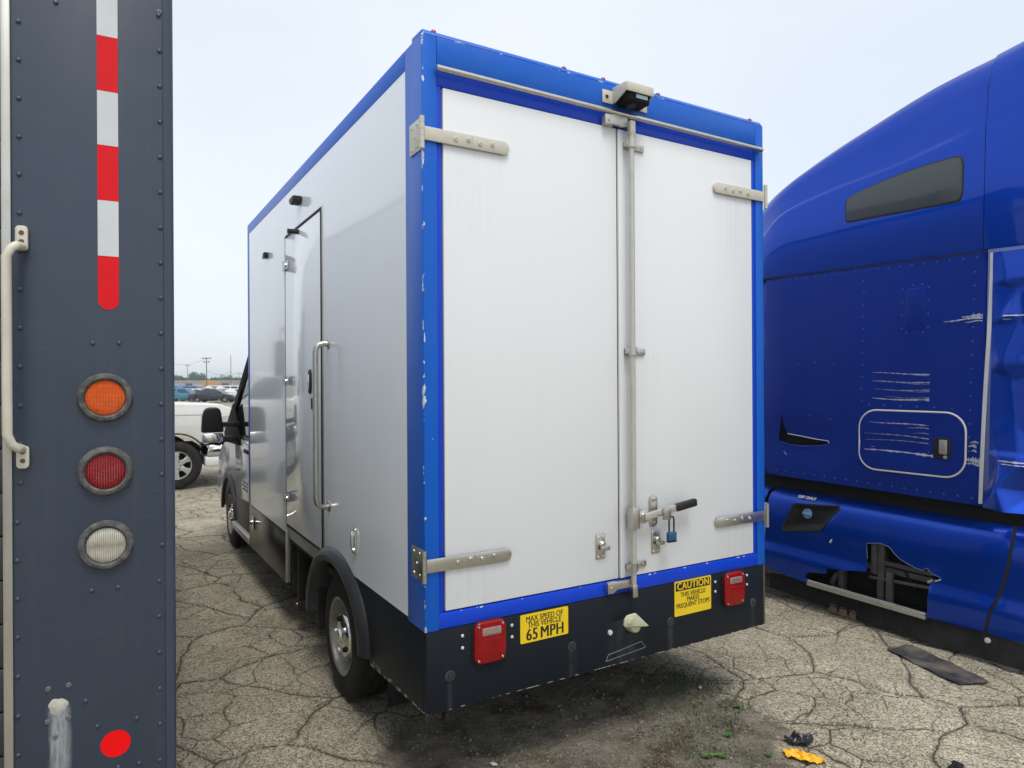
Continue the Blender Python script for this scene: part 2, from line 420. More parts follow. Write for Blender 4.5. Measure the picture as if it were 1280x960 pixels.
M['gloss_dark'] = pbr('gloss_dark', (0.014, 0.013, 0.013), 0.20, spec=0.35, var=0.1, dirt=0.25, dcol=(0.05, 0.043, 0.036), dscale=5, wave=0.004)
# ================================================================ GROUND
import numpy as np
def ground_material():
    m, nt, bs, out = _nodes('cracked_asphalt'); L = nt.links
    tc = nd(nt, 'ShaderNodeTexCoord').outputs['Object']
    def distort(vec, scale, amt, detail=2):
        n = nd(nt, 'ShaderNodeTexNoise'); n.inputs['Scale'].default_value = scale; n.inputs['Detail'].default_value = detail
        L.new(tc, n.inputs['Vector'])
        s = nd(nt, 'ShaderNodeVectorMath', operation='SUBTRACT'); s.inputs[1].default_value = (0.5, 0.5, 0.5); L.new(n.outputs['Color'], s.inputs[0])
        k = nd(nt, 'ShaderNodeVectorMath', operation='SCALE'); k.inputs['Scale'].default_value = amt; L.new(s.outputs[0], k.inputs[0])
        a = nd(nt, 'ShaderNodeVectorMath', operation='ADD'); L.new(vec, a.inputs[0]); L.new(k.outputs[0], a.inputs[1]); return a.outputs[0]
    P = distort(distort(tc, 1.1, 0.55), 9, 0.05, 3)
    def vor(vec, scale, feature='DISTANCE_TO_EDGE', rnd=1.0):
        v = nd(nt, 'ShaderNodeTexVoronoi', voronoi_dimensions='2D', feature=feature); v.inputs['Scale'].default_value = scale
        v.inputs['Randomness'].default_value = rnd; L.new(vec, v.inputs['Vector']); return v
    def crack(scale, w0, w1, seed):
        v = vor(P, scale)
        d = math_n(nt, 'DIVIDE', v.outputs['Distance'], scale)           # metres to the crack line
        wn_ = noise_n(nt, tc, 2.1 + seed, 3)
        w = math_n(nt, 'ADD', math_n(nt, 'MULTIPLY', wn_, w1 - w0), w0)
        t = math_n(nt, 'DIVIDE', d, w)
        core = nd(nt, 'ShaderNodeMapRange', interpolation_type='SMOOTHSTEP'); core.inputs[1].default_value = 0.35; core.inputs[2].default_value = 1.0
        core.inputs[3].default_value = 1; core.inputs[4].default_value = 0; L.new(t, core.inputs[0])
        halo = nd(nt, 'ShaderNodeMapRange', interpolation_type='SMOOTHSTEP'); halo.inputs[1].default_value = 0.0; halo.inputs[2].default_value = 5.0
        halo.inputs[3].default_value = 1; halo.inputs[4].default_value = 0; L.new(t, halo.inputs[0])
        return core.outputs[0], halo.outputs[0]
    c1, h1 = crack(1.45, 0.0015, 0.013, 0.0)
    c2, h2 = crack(3.6, 0.0005, 0.009, 0.7)
    gate = ramp(nt, noise_n(nt, tc, 0.8, 3), 0.40, 0.54)
    c3, h3 = crack(9.0, 0.0002, 0.0042, 1.9); gate3 = ramp(nt, noise_n(nt, tc, 1.4, 4, 0.6), 0.50, 0.62)
    c3 = math_n(nt, 'MULTIPLY', c3, gate3); h3 = math_n(nt, 'MULTIPLY', h3, gate3)
    gate1 = ramp(nt, noise_n(nt, tc, 2.3, 3), 0.24, 0.40); c1 = math_n(nt, 'MULTIPLY', c1, gate1); h1 = math_n(nt, 'MULTIPLY', h1, gate1)
    c2 = math_n(nt, 'MULTIPLY', c2, gate); h2 = math_n(nt, 'MULTIPLY', h2, gate)
    cr = math_n(nt, 'MAXIMUM', math_n(nt, 'MAXIMUM', c1, c2), math_n(nt, 'MULTIPLY', c3, 0.8)); ha = math_n(nt, 'MAXIMUM', h1, math_n(nt, 'MULTIPLY', h2, 0.7))
    # exposed aggregate
    a1 = vor(tc, 120, 'F1'); a2 = vor(tc, 260, 'F1')
    g1 = nd(nt, 'ShaderNodeSeparateColor'); L.new(a1.outputs['Color'], g1.inputs[0])
    g2 = nd(nt, 'ShaderNodeSeparateColor'); L.new(a2.outputs['Color'], g2.inputs[0])
    stone = math_n(nt, 'ADD', math_n(nt, 'MULTIPLY', g1.outputs[0], 0.6), math_n(nt, 'MULTIPLY', g2.outputs[1], 0.4))
    col = ramp(nt, stone, 0.08, 0.95, (0.090, 0.079, 0.062), (0.72, 0.662, 0.540))
    tint = ramp(nt, g1.outputs[2], 0.2, 0.9, (0.92, 0.97, 1.0), (1.0, 0.95, 0.85)); col = mixc(nt, 0.6, col, tint, 'MULTIPLY')
    big = noise_n(nt, tc, 0.55, 6, 0.6); mid = noise_n(nt, tc, 3.2, 5, 0.6)
    col = mixc(nt, 1.0, col, ramp(nt, big, 0.28, 0.70, (0.68, 0.66, 0.62), (1.0, 0.985, 0.95)), 'MULTIPLY')
    col = mixc(nt, 1.0, col, ramp(nt, mid, 0.25, 0.72, (0.72, 0.71, 0.69), (1.06, 1.05, 1.03)), 'MULTIPLY')
    # dark oily / tar patches
    tar = ramp(nt, noise_n(nt, tc, 1.3, 6, 0.7), 0.56, 0.70); tar = math_n(nt, 'MULTIPLY', tar, ramp(nt, mid, 0.35, 0.6))
    col = mixc(nt, math_n(nt, 'MULTIPLY', tar, 0.62), col, (0.05, 0.046, 0.042))
    # soil that has silted up behind the van
    sp = nd(nt, 'ShaderNodeSeparateXYZ'); L.new(tc, sp.inputs[0])
    def ell(cx, cy, rx, ry):
        ex = math_n(nt, 'DIVIDE', math_n(nt, 'SUBTRACT', sp.outputs[0], cx), rx); ey = math_n(nt, 'DIVIDE', math_n(nt, 'SUBTRACT', sp.outputs[1], cy), ry)
        return math_n(nt, 'SQRT', math_n(nt, 'ADD', math_n(nt, 'MULTIPLY', ex, ex), math_n(nt, 'MULTIPLY', ey, ey)))
    e = math_n(nt, 'MINIMUM', ell(0.98, 0.05, 0.92, 0.95), ell(0.25, -0.05, 0.42, 0.85))
    e = math_n(nt, 'ADD', e, math_n(nt, 'MULTIPLY', math_n(nt, 'SUBTRACT', noise_n(nt, tc, 4.2, 6, 0.68), 0.5), 0.95))
    soil = nd(nt, 'ShaderNodeMapRange', interpolation_type='SMOOTHSTEP'); soil.inputs[1].default_value = 0.82; soil.inputs[2].default_value = 1.02
    soil.inputs[3].default_value = 1; soil.inputs[4].default_value = 0; L.new(e, soil.inputs[0]); soil = soil.outputs[0]
    scol = mixc(nt, ramp(nt, noise_n(nt, tc, 6, 6, 0.7), 0.35, 0.68), (0.10, 0.086, 0.064), (0.25, 0.222, 0.175))
    scol = mixc(nt, ramp(nt, noise_n(nt, tc, 2.6, 4, 0.6), 0.52, 0.66), scol, (0.075, 0.050, 0.032))
    peb = ramp(nt, g1.outputs[1], 0.80, 0.88); scol = mixc(nt, math_n(nt, 'MULTIPLY', peb, 0.45), scol, (0.30, 0.27, 0.22))
    moss = ramp(nt, noise_n(nt, tc, 3.1, 5, 0.7), 0.60, 0.74); scol = mixc(nt, math_n(nt, 'MULTIPLY', moss, 0.35), scol, (0.05, 0.075, 0.025))
    col = mixc(nt, math_n(nt, 'MULTIPLY', ha, 0.42), col, (0.085, 0.075, 0.060))
    col = mixc(nt, math_n(nt, 'MULTIPLY', cr, 0.74), col, (0.045, 0.037, 0.027))
    col = mixc(nt, soil, col, scol)
    L.new(col, bs.inputs['Base Color'])
    bs.inputs['Roughness'].default_value = 0.88; bs.inputs['Specular IOR Level'].default_value = 0.3
    # relief: open cracks, edges that sag towards them, stone grain
    notsoil = math_n(nt, 'SUBTRACT', 1.0, math_n(nt, 'MULTIPLY', soil, 0.85))
    h = math_n(nt, 'MULTIPLY', math_n(nt, 'MULTIPLY', cr, notsoil), -0.011)
    h = math_n(nt, 'ADD', h, math_n(nt, 'MULTIPLY', math_n(nt, 'MULTIPLY', ha, notsoil), -0.005))
    h = math_n(nt, 'ADD', h, math_n(nt, 'MULTIPLY', big, 0.02))
    h = math_n(nt, 'ADD', h, math_n(nt, 'MULTIPLY', math_n(nt, 'SUBTRACT', 1.0, a1.outputs['Distance']), 0.0016))
    h = math_n(nt, 'ADD', h, math_n(nt, 'MULTIPLY', math_n(nt, 'MULTIPLY', math_n(nt, 'SUBTRACT', noise_n(nt, tc, 18, 6, 0.72), 0.52), soil), 0.036))
    dsp = nd(nt, 'ShaderNodeDisplacement'); dsp.inputs['Midlevel'].default_value = 0.012; dsp.inputs['Scale'].default_value = 1.0
    L.new(h, dsp.inputs['Height']); L.new(dsp.outputs[0], out.inputs['Displacement'])
    m.displacement_method = 'BOTH'
    return m

def axis_pts(lo, hi, step, far0, far1, mid=None):
    a = list(np.arange(lo, hi, step))
    if mid:
        a += list(np.arange(hi, mid[0], mid[1])); hi = mid[0]
    d, x = (mid[1] if mid else step), hi
    up = []
    while x < far1: up.append(x); d *= 1.3; x += d
    up.append(far1)
    d, x = step, lo - step * 1.3; dn = []
    while x > far0: dn.append(x); d *= 1.3; x -= d
    dn.append(far0)
    return np.array(dn[::-1] + a + up)
gx = axis_pts(-2.2, 4.6, 0.018, -1200, 1200); gy = axis_pts(-1.4, 2.6, 0.018, -1200, 1400, (8.0, 0.04))
X, Y = np.meshgrid(gx, gy, indexing='ij'); nx, ny = X.shape
co = np.zeros((nx * ny, 3), np.float32); co[:, 0] = X.ravel(); co[:, 1] = Y.ravel()
idx = np.arange(nx * ny).reshape(nx, ny)
q4 = np.stack([idx[:-1, :-1], idx[1:, :-1], idx[1:, 1:], idx[:-1, 1:]], -1).reshape(-1, 4)
gm = bpy.data.meshes.new('ground')
gm.vertices.add(len(co)); gm.vertices.foreach_set('co', co.ravel())
gm.loops.add(q4.size); gm.loops.foreach_set('vertex_index', q4.ravel().astype(np.int32))
gm.polygons.add(len(q4)); gm.polygons.foreach_set('loop_start', np.arange(0, q4.size, 4, dtype=np.int32))
gm.polygons.foreach_set('use_smooth', np.ones(len(q4), bool)); gm.update(calc_edges=True)
gm.materials.append(ground_material())
ground = bpy.data.objects.new('ground', gm); C.objects.link(ground); structure(ground)

# ================================================================ BOX VAN
van = empty('box_van', 'white box van with blue trimmed rear frame and black skirt, in the centre', 'van')
W, LEN, ZS, ZB, ZT = 2.06, 3.94, 0.39, 0.73, 3.185
wp = M['white_panel']
# side with the door opening cut out
DY0, DY1, DZ0, DZ1 = 1.50, 2.47, 0.735, 2.815
side_poly = [(0.185, 0.745), (0.185, 3.10), (3.88, 3.10), (3.88, 0.69), (DY1, 0.69), (DY1, DZ1), (DY0, DZ1), (DY0, 0.745)]
B().prism(side_poly, 'x', 0.0, 0.03).build('side_panel', wp, van)
B().prism([(0.185, 0.745), (0.185, 3.10), (3.88, 3.10), (3.88, 0.745)], 'x', W - 0.03, W).build('side_panel', wp, van)
B().box(0.03, W - 0.03, LEN - 0.03, LEN, 0.69, 3.10).build('front_panel', wp, van)
B().box(0.03, W - 0.03, 0.05, LEN - 0.03, 3.13, 3.165).build('roof', wp, van)
B().box(0.03, W - 0.03, 0.10, LEN - 0.03, 0.62, 0.66).build('load_floor', M['underbody'], van)
# blue posts and rails
tb = M['trim_blue']
def corner(x0, sx):
    p = [(0, 0), (0.062, 0), (0.062, 0.02), (0.02, 0.02), (0.02, 0.185), (-0.0025, 0.185), (-0.0025, 0.006)]
    p = [(x0 + sx * a, b_ - 0.003) for a, b_ in p]
    return B().prism(p, 'z', ZB, ZT - 0.001, bev=0.0035)
corner(0, 1).build('corner_post', tb, van)
corner(W, -1).build('corner_post', tb, van)
B().box(0.063, W - 0.063, -0.003, 0.02, 3.054, ZT - 0.002, bev=0.003).build('top_rail', tb, van)
B().prism([(-0.003, ZT - 0.0005), (0.012, ZT + 0.021), (0.12, ZT + 0.026), (0.12, ZT - 0.0005)], 'x', 0.004, W - 0.004, bev=0.003).build('roof_cap', tb, van)
for x0, x1 in ((-0.0025, 0.025), (W - 0.025, W + 0.0025)):
    B().box(x0, x1, 0.183, LEN, 3.098, ZT, bev=0.004).build('roof_rail', tb, van)
    B().box(x0, x1, 3.875, LEN + 0.004, 0.69, 3.097, bev=0.004).build('corner_post', tb, van)
fb = M['frame_blue']
fr = B()
fr.box(0.0625, W - 0.0625, 0.004, 0.03, 2.983, 3.0535, bev=0.002)
fr.box(0.0625, 0.0855, 0.004, 0.03, 0.798, 2.982, bev=0.002); fr.box(W - 0.0855, W - 0.0625, 0.004, 0.03, 0.798, 2.982, bev=0.002)
fr.box(0.0625, W - 0.0625, -0.0005, 0.03, ZB + 0.002, 0.797, bev=0.002)
fr.build('door_frame', fb, van)
B().box(0.07, W - 0.07, 0.035, 0.045, 0.75, 3.05).build('door_gasket', M['gasket'], van)
# rear doors
dl = B().box(0.0925, 1.012, 0.001, 0.034, 0.8035, 2.9785, bev=0.003).build('rear_door', M['white_door'], van)
dr = B().box(1.0195, W - 0.0905, 0.001, 0.034, 0.8025, 2.9785, bev=0.003).build('rear_door', M['white_door'], van)
B().box(1.0205, 1.050, -0.004, 0.0008, 0.803, 2.977, bev=0.0015).build('cover_strip', M['white_door'], dr)
B().box(1.0132, 1.0193, 0.006, 0.03, 0.802, 2.978).build('seal', pbr('red_brown_seal', (0.05, 0.022, 0.02), 0.6), dl)
# strap hinges
def strap(door, x_in, x_out, z, sgn, m):
    """x_out = knuckle at the corner, x_in = rounded free end"""
    h = 0.028; r = h
    pts = []
    for k in range(9):
        a = radians(-90 + 180 * k / 8); pts.append((x_in - sgn * 0.0 + (-sgn) * (-r * 0.0) + sgn * (r * cos(a) - r), z + r * sin(a)))
    pts += [(x_out, z + h), (x_out, z - h)]
    o = B().prism(pts, 'y', -0.0125, -0.0035, bev=0.0015).build('hinge', m, door)
    kx = x_out - sgn * 0.012
    for k in range(5):
        B().cyl((kx, -0.012, z - 0.066 + k * 0.0265), (kx, -0.012, z - 0.0405 + k * 0.0265), 0.0105).build('knuckle', m, door)
    for t in (0.10, 0.21, 0.31, 0.42):
        bx = x_in - sgn * (0.03 + t * 0.55)
        B().lathe([(0.0105, 0), (0.0095, 0.004), (0.005, 0.0055), (0.0048, 0.003), (0, 0.003)], (bx, -0.0125, z + (0.004 if t in (0.1, 0.31) else -0.002)), (0, -1, 0), 14).build('bolt', m, door)
    B().box(min(x_in - sgn * 0.18, x_in - sgn * 0.182), max(x_in - sgn * 0.18, x_in - sgn * 0.182), -0.0142, -0.0122, z - h, z + h).build('strap_ridge', m, door)
for z, m in ((2.772, M['cream_paint']), (1.003, M['stainless'])):
    strap(dl, 0.405, 0.004, z, 1, m)
for z, m in ((2.786, M['cream_paint']), (1.003, M['stainless'])):
    strap(dr, 1.665, W - 0.002, z, -1, m)
def side_plate(x0, x1, z, m, door):
    o = B().box(x0, x1, 0.004, 0.122, z - 0.066, z + 0.066, bev=0.002).build('hinge_plate', m, van)
    sx = -1 if x0 < 1 else 1; xs = x0 if sx < 0 else x1
    for dy, dz in ((0.035, 0.045), (0.095, 0.045), (0.035, -0.045), (0.095, -0.045), (0.065, 0)):
        B().lathe([(0.008, 0), (0.007, 0.003), (0, 0.0045)], (xs, dy, z + dz), (sx, 0, 0), 10).build('bolt', m, o)
side_plate(-0.0085, -0.0027, 2.772, M['cream_paint'], dl); side_plate(-0.0085, -0.0027, 1.003, M['stainless'], dl)
side_plate(W + 0.0027, W + 0.0085, 2.786, M['galvanised'], dr); side_plate(W + 0.0027, W + 0.0085, 1.003, M['galvanised'], dr)
# drip rail over the doors
B().cyl((0.054, -0.021, 3.046), (W - 0.03, -0.021, 3.040), 0.0125, 14).build('drip_rail', M['stainless'], van)
# locking rod with its keepers
ga = M['galvanised']; st = M['stainless']
RX = 1.076
B().cyl((RX, -0.036, 0.76), (RX, -0.036, 2.955), 0.0135, 16).build('locking_rod', ga, dr)
def keeper(z, m, flip=1):
    k = B()
    k.box(RX + 0.012, RX + 0.105, -0.009, -0.0005, z - 0.017, z + 0.013, bev=0.002)
    k.lathe([(0.0165, -0.02), (0.0205, -0.02), (0.0205, 0.02), (0.0165, 0.02)], (RX, -0.036, z), (0, 0, 1), 18)
    k.box(RX - 0.025, RX + 0.022, -0.036, -0.0005, z - 0.012, z + 0.012, bev=0.002)
    o = k.build('rod_keeper', m, dr)
    for dx in (0.055, 0.085): B().lathe([(0.006, 0), (0.005, 0.003), (0, 0.004)], (RX + dx, -0.009, z - 0.002), (0, -1, 0), 8).build('bolt', M['aluminium'], dr)
    return o
keeper(2.905, ga); keeper(1.902, st); keeper(0.858, st)
def cam_lock(z, s):
    k = B()
    k.box(RX - 0.016, RX + 0.016, -0.05, -0.022, z - 0.055 if s > 0 else z - 0.060, z + 0.014 if s > 0 else z, bev=0.004)
    k.build('cam', ga if s > 0 else st, dr)
    y1 = 0.0035 if s > 0 else -0.001
    k2 = B().prism([(0.925, z - 0.026), (0.955, z - 0.028), (0.985, z - 0.012), (1.065, z - 0.014), (1.095, z - 0.024), (1.095, z + 0.024), (0.99, z + 0.026), (0.96, z + 0.030), (0.925, z + 0.026)] if s < 0 else
                   [(0.925, z + 0.026), (0.955, z + 0.028), (0.985, z + 0.032), (1.062, z + 0.030), (1.062, z - 0.012), (1.03, z - 0.020), (0.98, z - 0.016), (0.925, z - 0.024)], 'y', -0.028, -0.010 if s < 0 else -0.012, bev=0.003)
    k2.box(0.925, 0.985, -0.011, y1, z - 0.022, z + 0.022, bev=0.002)
    o = k2.build('cam_keeper', ga if s > 0 else st, van)
    B().lathe([(0.008, 0), (0.006, 0.004), (0, 0.005)], (0.945, -0.028, z), (0, -1, 0), 10).build('bolt', M['aluminium'], o)
cam_lock(3.0, 1); cam_lock(0.772, -1)
# handle, its catch plate and the small hasps
hub = B()
hub.box(RX - 0.026, RX + 0.020, -0.062, -0.018, 1.045, 1.150, bev=0.004)
hub.lathe([(0.034, 0), (0.034, 0.01), (0.02, 0.014), (0.02, 0.018), (0.012, 0.020), (0, 0.020)], (1.135, -0.034, 1.097), (0, -1, 0), 20)
hub.box(1.09, 1.135, -0.044, -0.030, 1.075, 1.118, bev=0.002)
hub.build('handle_hub', st, dr)
hm = Matrix.Translation((1.135, 0, 1.097)) @ Matrix.Rotation(radians(-7), 4, 'Y') @ Matrix.Translation((-1.135, 0, -1.097))
hd = B().box(1.13, 1.345, -0.060, -0.046, 1.079, 1.113, bev=0.003, mtx=hm).build('lock_handle', ga, dr)
B().box(1.335, 1.478, -0.068, -0.038, 1.077, 1.116, bev=0.009, seg=3, mtx=hm).build('grip', M['black_plastic'], hd)
cp = B()
cp.prism(rounded(1.206, 1.256, 1.030, 1.187, 0.024), 'y', -0.008, -0.0005, bev=0.0015)
cp.box(1.212, 1.250, -0.066, -0.008, 1.100, 1.106, bev=0.001); cp.box(1.240, 1.285, -0.075, -0.060, 1.072, 1.132, bev=0.003)
cp.lathe([(0.011, 0), (0.009, 0.006), (0, 0.008)], (1.232, -0.008, 1.166), (0, -1, 0), 12)
cp.lathe([(0.011, 0), (0.009, 0.006), (0, 0.008)], (1.232, -0.008, 1.052), (0, -1, 0), 12)
cp.build('handle_catch', st, dr)
def hasp(x, z, door):
    k = B().box(x - 0.026, x + 0.026, -0.004, -0.0003, z - 0.060, z + 0.060, bev=0.0015)
    k.lathe([(0.017, 0), (0.017, 0.014), (0.011, 0.020), (0, 0.020)], (x + 0.004, -0.004, z + 0.010), (0, -1, 0), 14)
    k.box(x - 0.010, x + 0.042, -0.026, -0.014, z - 0.018, z + 0.004, bev=0.003)
    o = k.build('hasp', st, door)
    for dx in (-0.014, 0.014):
        for dz in (-0.047, 0.047): B().lathe([(0.0055, 0), (0.0045, 0.003), (0, 0.004)], (x + dx, -0.004, z + dz), (0, -1, 0), 8).build('bolt', M['white_screw'], door)
hasp(0.900, 0.972, dl); hasp(1.247, 0.955, dr)
# rear work lamp in its guard
lg = B()
lg.prism([(-0.108, 3.150), (-0.104, 3.166), (-0.004, 3.170), (-0.004, 3.163), (-0.098, 3.160), (-0.102, 3.150)], 'x', 0.990, 1.150, bev=0.002)
lg.box(0.990, 1.150, -0.112, -0.105, 3.120, 3.163, bev=0.003)
for x_ in (0.984, 1.1495): lg.prism([(-0.108, 3.162), (-0.004, 3.166), (-0.004, 3.090), (-0.025, 3.088), (-0.108, 3.122)], 'x', x_, x_ + 0.006, bev=0.001)
lg.box(0.922, 0.985, -0.011, -0.0035, 3.085, 3.148, bev=0.002); lg.box(1.154, 1.20, -0.011, -0.0035, 3.085, 3.148, bev=0.002)
lamp = lg.build('rear_lamp_guard', M['cream_paint'], van)
B().box(1.000, 1.140, -0.102, -0.012, 3.078, 3.148, bev=0.012, seg=3).build('camera_housing', M['matt_black'], lamp)
B().lathe([(0.024, 0), (0.024, 0.010), (0.018, 0.012), (0, 0.008)], (1.05, -0.062, 3.078), (0, -0.35, -1), 18).build('camera_lens', M['gasket'], lamp)
B().box(1.05, 1.12, -0.1045, -0.1025, 3.098, 3.116).build('maker_plate', pbr('pale_blue_plate', (0.30, 0.38, 0.46), 0.4), lamp)
B().lathe([(0.010, 0), (0.008, 0.003), (0, 0.004)], (0.948, -0.011, 3.116), (0, -1, 0), 8).build('bolt', M['underbody'], lamp)
for x in (0.06, 0.72, 0.95, 1.30, 1.98):
    B().lathe([(0.013, 0), (0.012, 0.007), (0.008, 0.012), (0, 0.013)], (x, 0.022, ZT + 0.020), (0, 0, 1), 12).build('marker_lamp', M['red_lens'], van)
B().tube([(0.99, -0.012, 3.085), (0.995, -0.02, 3.06), (1.0, -0.018, 3.035), (0.998, -0.004, 3.015)], 0.0035, 6).build('lamp_cable', M['gasket'], van)
# black skirts
rs = B().box(0.004, W - 0.012, 0.0, 0.028, ZS, ZB - 0.001, bev=0.002).build('rear_skirt', M['skirt'], van)
B().box(W - 0.0105, W + 0.002, 0.0, 0.028, ZS + 0.003, ZB - 0.002, bev=0.002).build('skirt_edge', pbr('rusty_edge', (0.09, 0.055, 0.035), 0.7, dirt=0.4), rs)
B().prism([(0.0285, ZS), (0.0285, 0.742), (0.95, 0.742), (0.70, 0.39), (0.68, 0.36)], 'x', 0.002, 0.022, bev=0.002).build('side_skirt', M['skirt'], van)
B().prism([(0.0285, ZS), (0.0285, 0.742), (3.9, 0.742), (3.9, 0.36)], 'x', W - 0.022, W - 0.002, bev=0.002).build('side_skirt', M['skirt'], van)
fs = B().prism([(2.50, 0.325), (2.50, 0.686), (3.93, 0.686), (3.93, 0.31)], 'x', 0.0, 0.022, bev=0.003).build('side_skirt', M['gloss_dark'], van)
B().box(-0.002, 0.03, 2.488, 2.499, 0.325, 0.735, bev=0.001).build('edge_angle', M['aluminium'], fs)
lt = B().box(-0.006, -0.0005, 3.70, 3.78, 0.49, 0.60, bev=0.002); lt.lathe([(0.02, 0), (0.02, 0.02), (0.012, 0.024), (0, 0.024)], (-0.006, 3.74, 0.55), (-1, 0, 0), 14)
lt.build('locker_latch', M['chrome'], fs)
# step well under the side door
stp = B()
stp.box(0.005, 0.05, 1.50, 2.485, 0.705, 0.733, bev=0.003); stp.box(0.012, 0.05, 1.60, 2.485, 0.655, 0.7035, bev=0.003)
stp.build('door_sill', M['aluminium'], van)
sw = B().box(0.05, 0.35, 1.78, 2.48, 0.60, 0.654).box(0.33, 0.36, 1.78, 2.48, 0.2, 0.6).box(0.04, 0.33, 2.46, 2.484, 0.30, 0.6).box(0.04, 0.33, 1.76, 1.78, 0.3, 0.6)
sw.box(0.06, 0.12, 2.36, 2.42, 0.16, 0.6, bev=0.004); sw.box(0.05, 0.14, 2.30, 2.45, 0.16, 0.22, bev=0.01)
sw.build('step_well', M['underbody'], van)
B().lathe([(0.016, 0), (0.014, 0.01), (0, 0.012)], (0.05, 2.37, 0.195), (-1, 0, 0), 10).build('reflector', M['red_lens'], van)
# tail lamps, bolts, stickers on the rear skirt
def tail(x, z):
    b = B().prism(rounded(x - 0.0795, x + 0.0795, z - 0.0925, z + 0.0925, 0.037), 'y', -0.006, -0.0004, bev=0.002).build('tail_lamp', M['gasket'], van)
    B().prism(rounded(x - 0.0775, x + 0.0775, z - 0.0905, z + 0.0905, 0.0355), 'y', -0.026, -0.0065, bev=0.009, seg=4).build('lens', M['red_lens'], b)
    rv_ = B().prism(rounded(x - 0.042, x + 0.050, z + 0.030, z + 0.064, 0.006), 'y', -0.0282, -0.0255, bev=0.0012).build('reversing_lens', M['reversing_lens'], b)
    B().prism(rounded(x - 0.022, x + 0.036, z + 0.037, z + 0.056, 0.004), 'y', -0.0292, -0.0284).build('bulb_shade', M['stainless'], b)
    B().tube([(x - 0.060, -0.0262, z + 0.012), (x + 0.060, -0.0262, z + 0.012)], 0.0016, 6).build('lens_bead', M['red_lens'], b)
    for dx in (-0.058, 0.058):
        for dz in (-0.072, 0.072): B().lathe([(0.006, 0), (0.005, 0.003), (0, 0.004)], (x + dx, -0.0255, z + dz), (0, -1, 0), 8).build('screw', M['chrome'], b)
tail(0.292, 0.645); tail(1.795, 0.637)
for x, z in ((0.11, 0.531), (0.733, 0.530), (1.347, 0.534), (1.961, 0.529)):
    B().lathe([(0.024, 0), (0.023, 0.003), (0.013, 0.004), (0.0125, 0.001), (0.007, 0.001), (0.006, 0.006), (0, 0.007)], (x, 0, z), (0, -1, 0), 18).build('bolt', pbr('dull_bolt', (0.045, 0.048, 0.05), 0.5, metal=0.4, dirt=0.4), rs)
for x in (0.169, 0.411, 1.669, 1.914):
    for z in (0.687, 0.636): B().lathe([(0.0075, 0), (0.006, 0.003), (0, 0.0045)], (x, 0, z), (0, -1, 0), 10).build('screw', M['white_screw'], rs)
B().lathe([(0.013, 0), (0.012, 0.008), (0, 0.010)], (0.955, 0, 0.553), (0, -1, 0), 10).build('bolt', M['white_screw'], rs)
# grimy tread mark: low raised outline at the bottom of the skirt
B().tube([(0.93, -0.001, 0.418), (0.945, -0.001, 0.447), (1.02, -0.001, 0.455), (1.12, -0.001, 0.468), (1.15, -0.001, 0.472), (1.178, -0.001, 0.440)], 0.0022, 6).tube([(0.93, -0.001, 0.418), (1.0, -0.001, 0.424), (1.178, -0.001, 0.438)], 0.0018, 6).build('bracket_outline', pbr('grey_sealant', (0.13, 0.14, 0.14), 0.8), rs)
chipm = pbr('bare_primer', (0.62, 0.63, 0.62), 0.6, var=0.1)
rc = random.Random(4)
for x in (0.16, 0.235, 0.25, 0.46, 0.78, 1.20, 1.235, 1.44, 1.60, 1.83, 1.845, 1.88):
    w_, z_ = rc.uniform(0.004, 0.02), 0.7965
    B().prism([(x, z_), (x + w_, z_ + 0.0004), (x + w_ * 0.8, z_ - rc.uniform(0.001, 0.005)), (x + w_ * 0.3, z_ - rc.uniform(0.002, 0.008))], 'y', -0.0014, -0.0002).build('paint_chip', chipm, van)
# trailer socket with its faded flap
pl = B().lathe([(0.034, 0), (0.034, 0.030), (0.028, 0.042), (0.014, 0.047), (0, 0.047)], (1.082, 0, 0.572), (0, -1, 0), 18, 1.0, 1.2)
pl.prism([(0.998, 0.592), (1.003, 0.622), (1.022, 0.638), (1.072, 0.640), (1.092, 0.622), (1.120, 0.596), (1.156, 0.563), (1.120, 0.566), (1.060, 0.577), (1.006, 0.583)], 'y', -0.058, -0.044, bev=0.005, seg=3)
pl.prism([(1.012, 0.598), (1.022, 0.626), (1.052, 0.628), (1.046, 0.596)], 'y', -0.064, -0.056, bev=0.003)
pl.build('socket_cap', M['sun_faded_plastic'], van)
yv, bi = M['yellow_vinyl'], M['black_ink']
sk1 = B().prism(rounded(0.453, 0.711, 0.595, 0.722, 0.007), 'y', -0.0022, -0.0006).build('speed_sticker', yv, van)
text('lettering', 'MAX SPEED OF', bi, sk1, (0.582, -0.0026, 0.698), 0.036, 0.83, heavy=0.0005, depth=0.0003)
text('lettering', 'THIS VEHICLE', bi, sk1, (0.582, -0.0026, 0.671), 0.036, 0.83, heavy=0.0005, depth=0.0003)
text('lettering', '65', bi, sk1, (0.514, -0.0026, 0.627), 0.073, 0.84, heavy=0.0022, depth=0.0003, spacing=1.06)
text('lettering', 'MPH', bi, sk1, (0.622, -0.0026, 0.627), 0.073, 0.86, heavy=0.0022, depth=0.0003, spacing=1.06)
sk2 = B().prism(rounded(1.374, 1.635, 0.552, 0.730, 0.005), 'y', -0.0022, -0.0006).build('caution_sticker', yv, van)
B().box(1.382, 1.627, -0.0032, -0.0024, 0.680, 0.722).build('black_band', bi, sk2)
text('lettering', 'CAUTION', yv, sk2, (1.5045, -0.0038, 0.701), 0.050, 0.98, heavy=0.0014, depth=0.0003, spacing=1.05)
for s_, z in (('THIS VEHICLE', 0.657), ('MAKES', 0.630), ('FREQUENT STOPS', 0.602)):
    text('lettering', s_, bi, sk2, (1.5045, -0.0026, z), 0.0335, 0.86 if len(s_) < 13 else 0.88, heavy=0.0006, depth=0.0003)
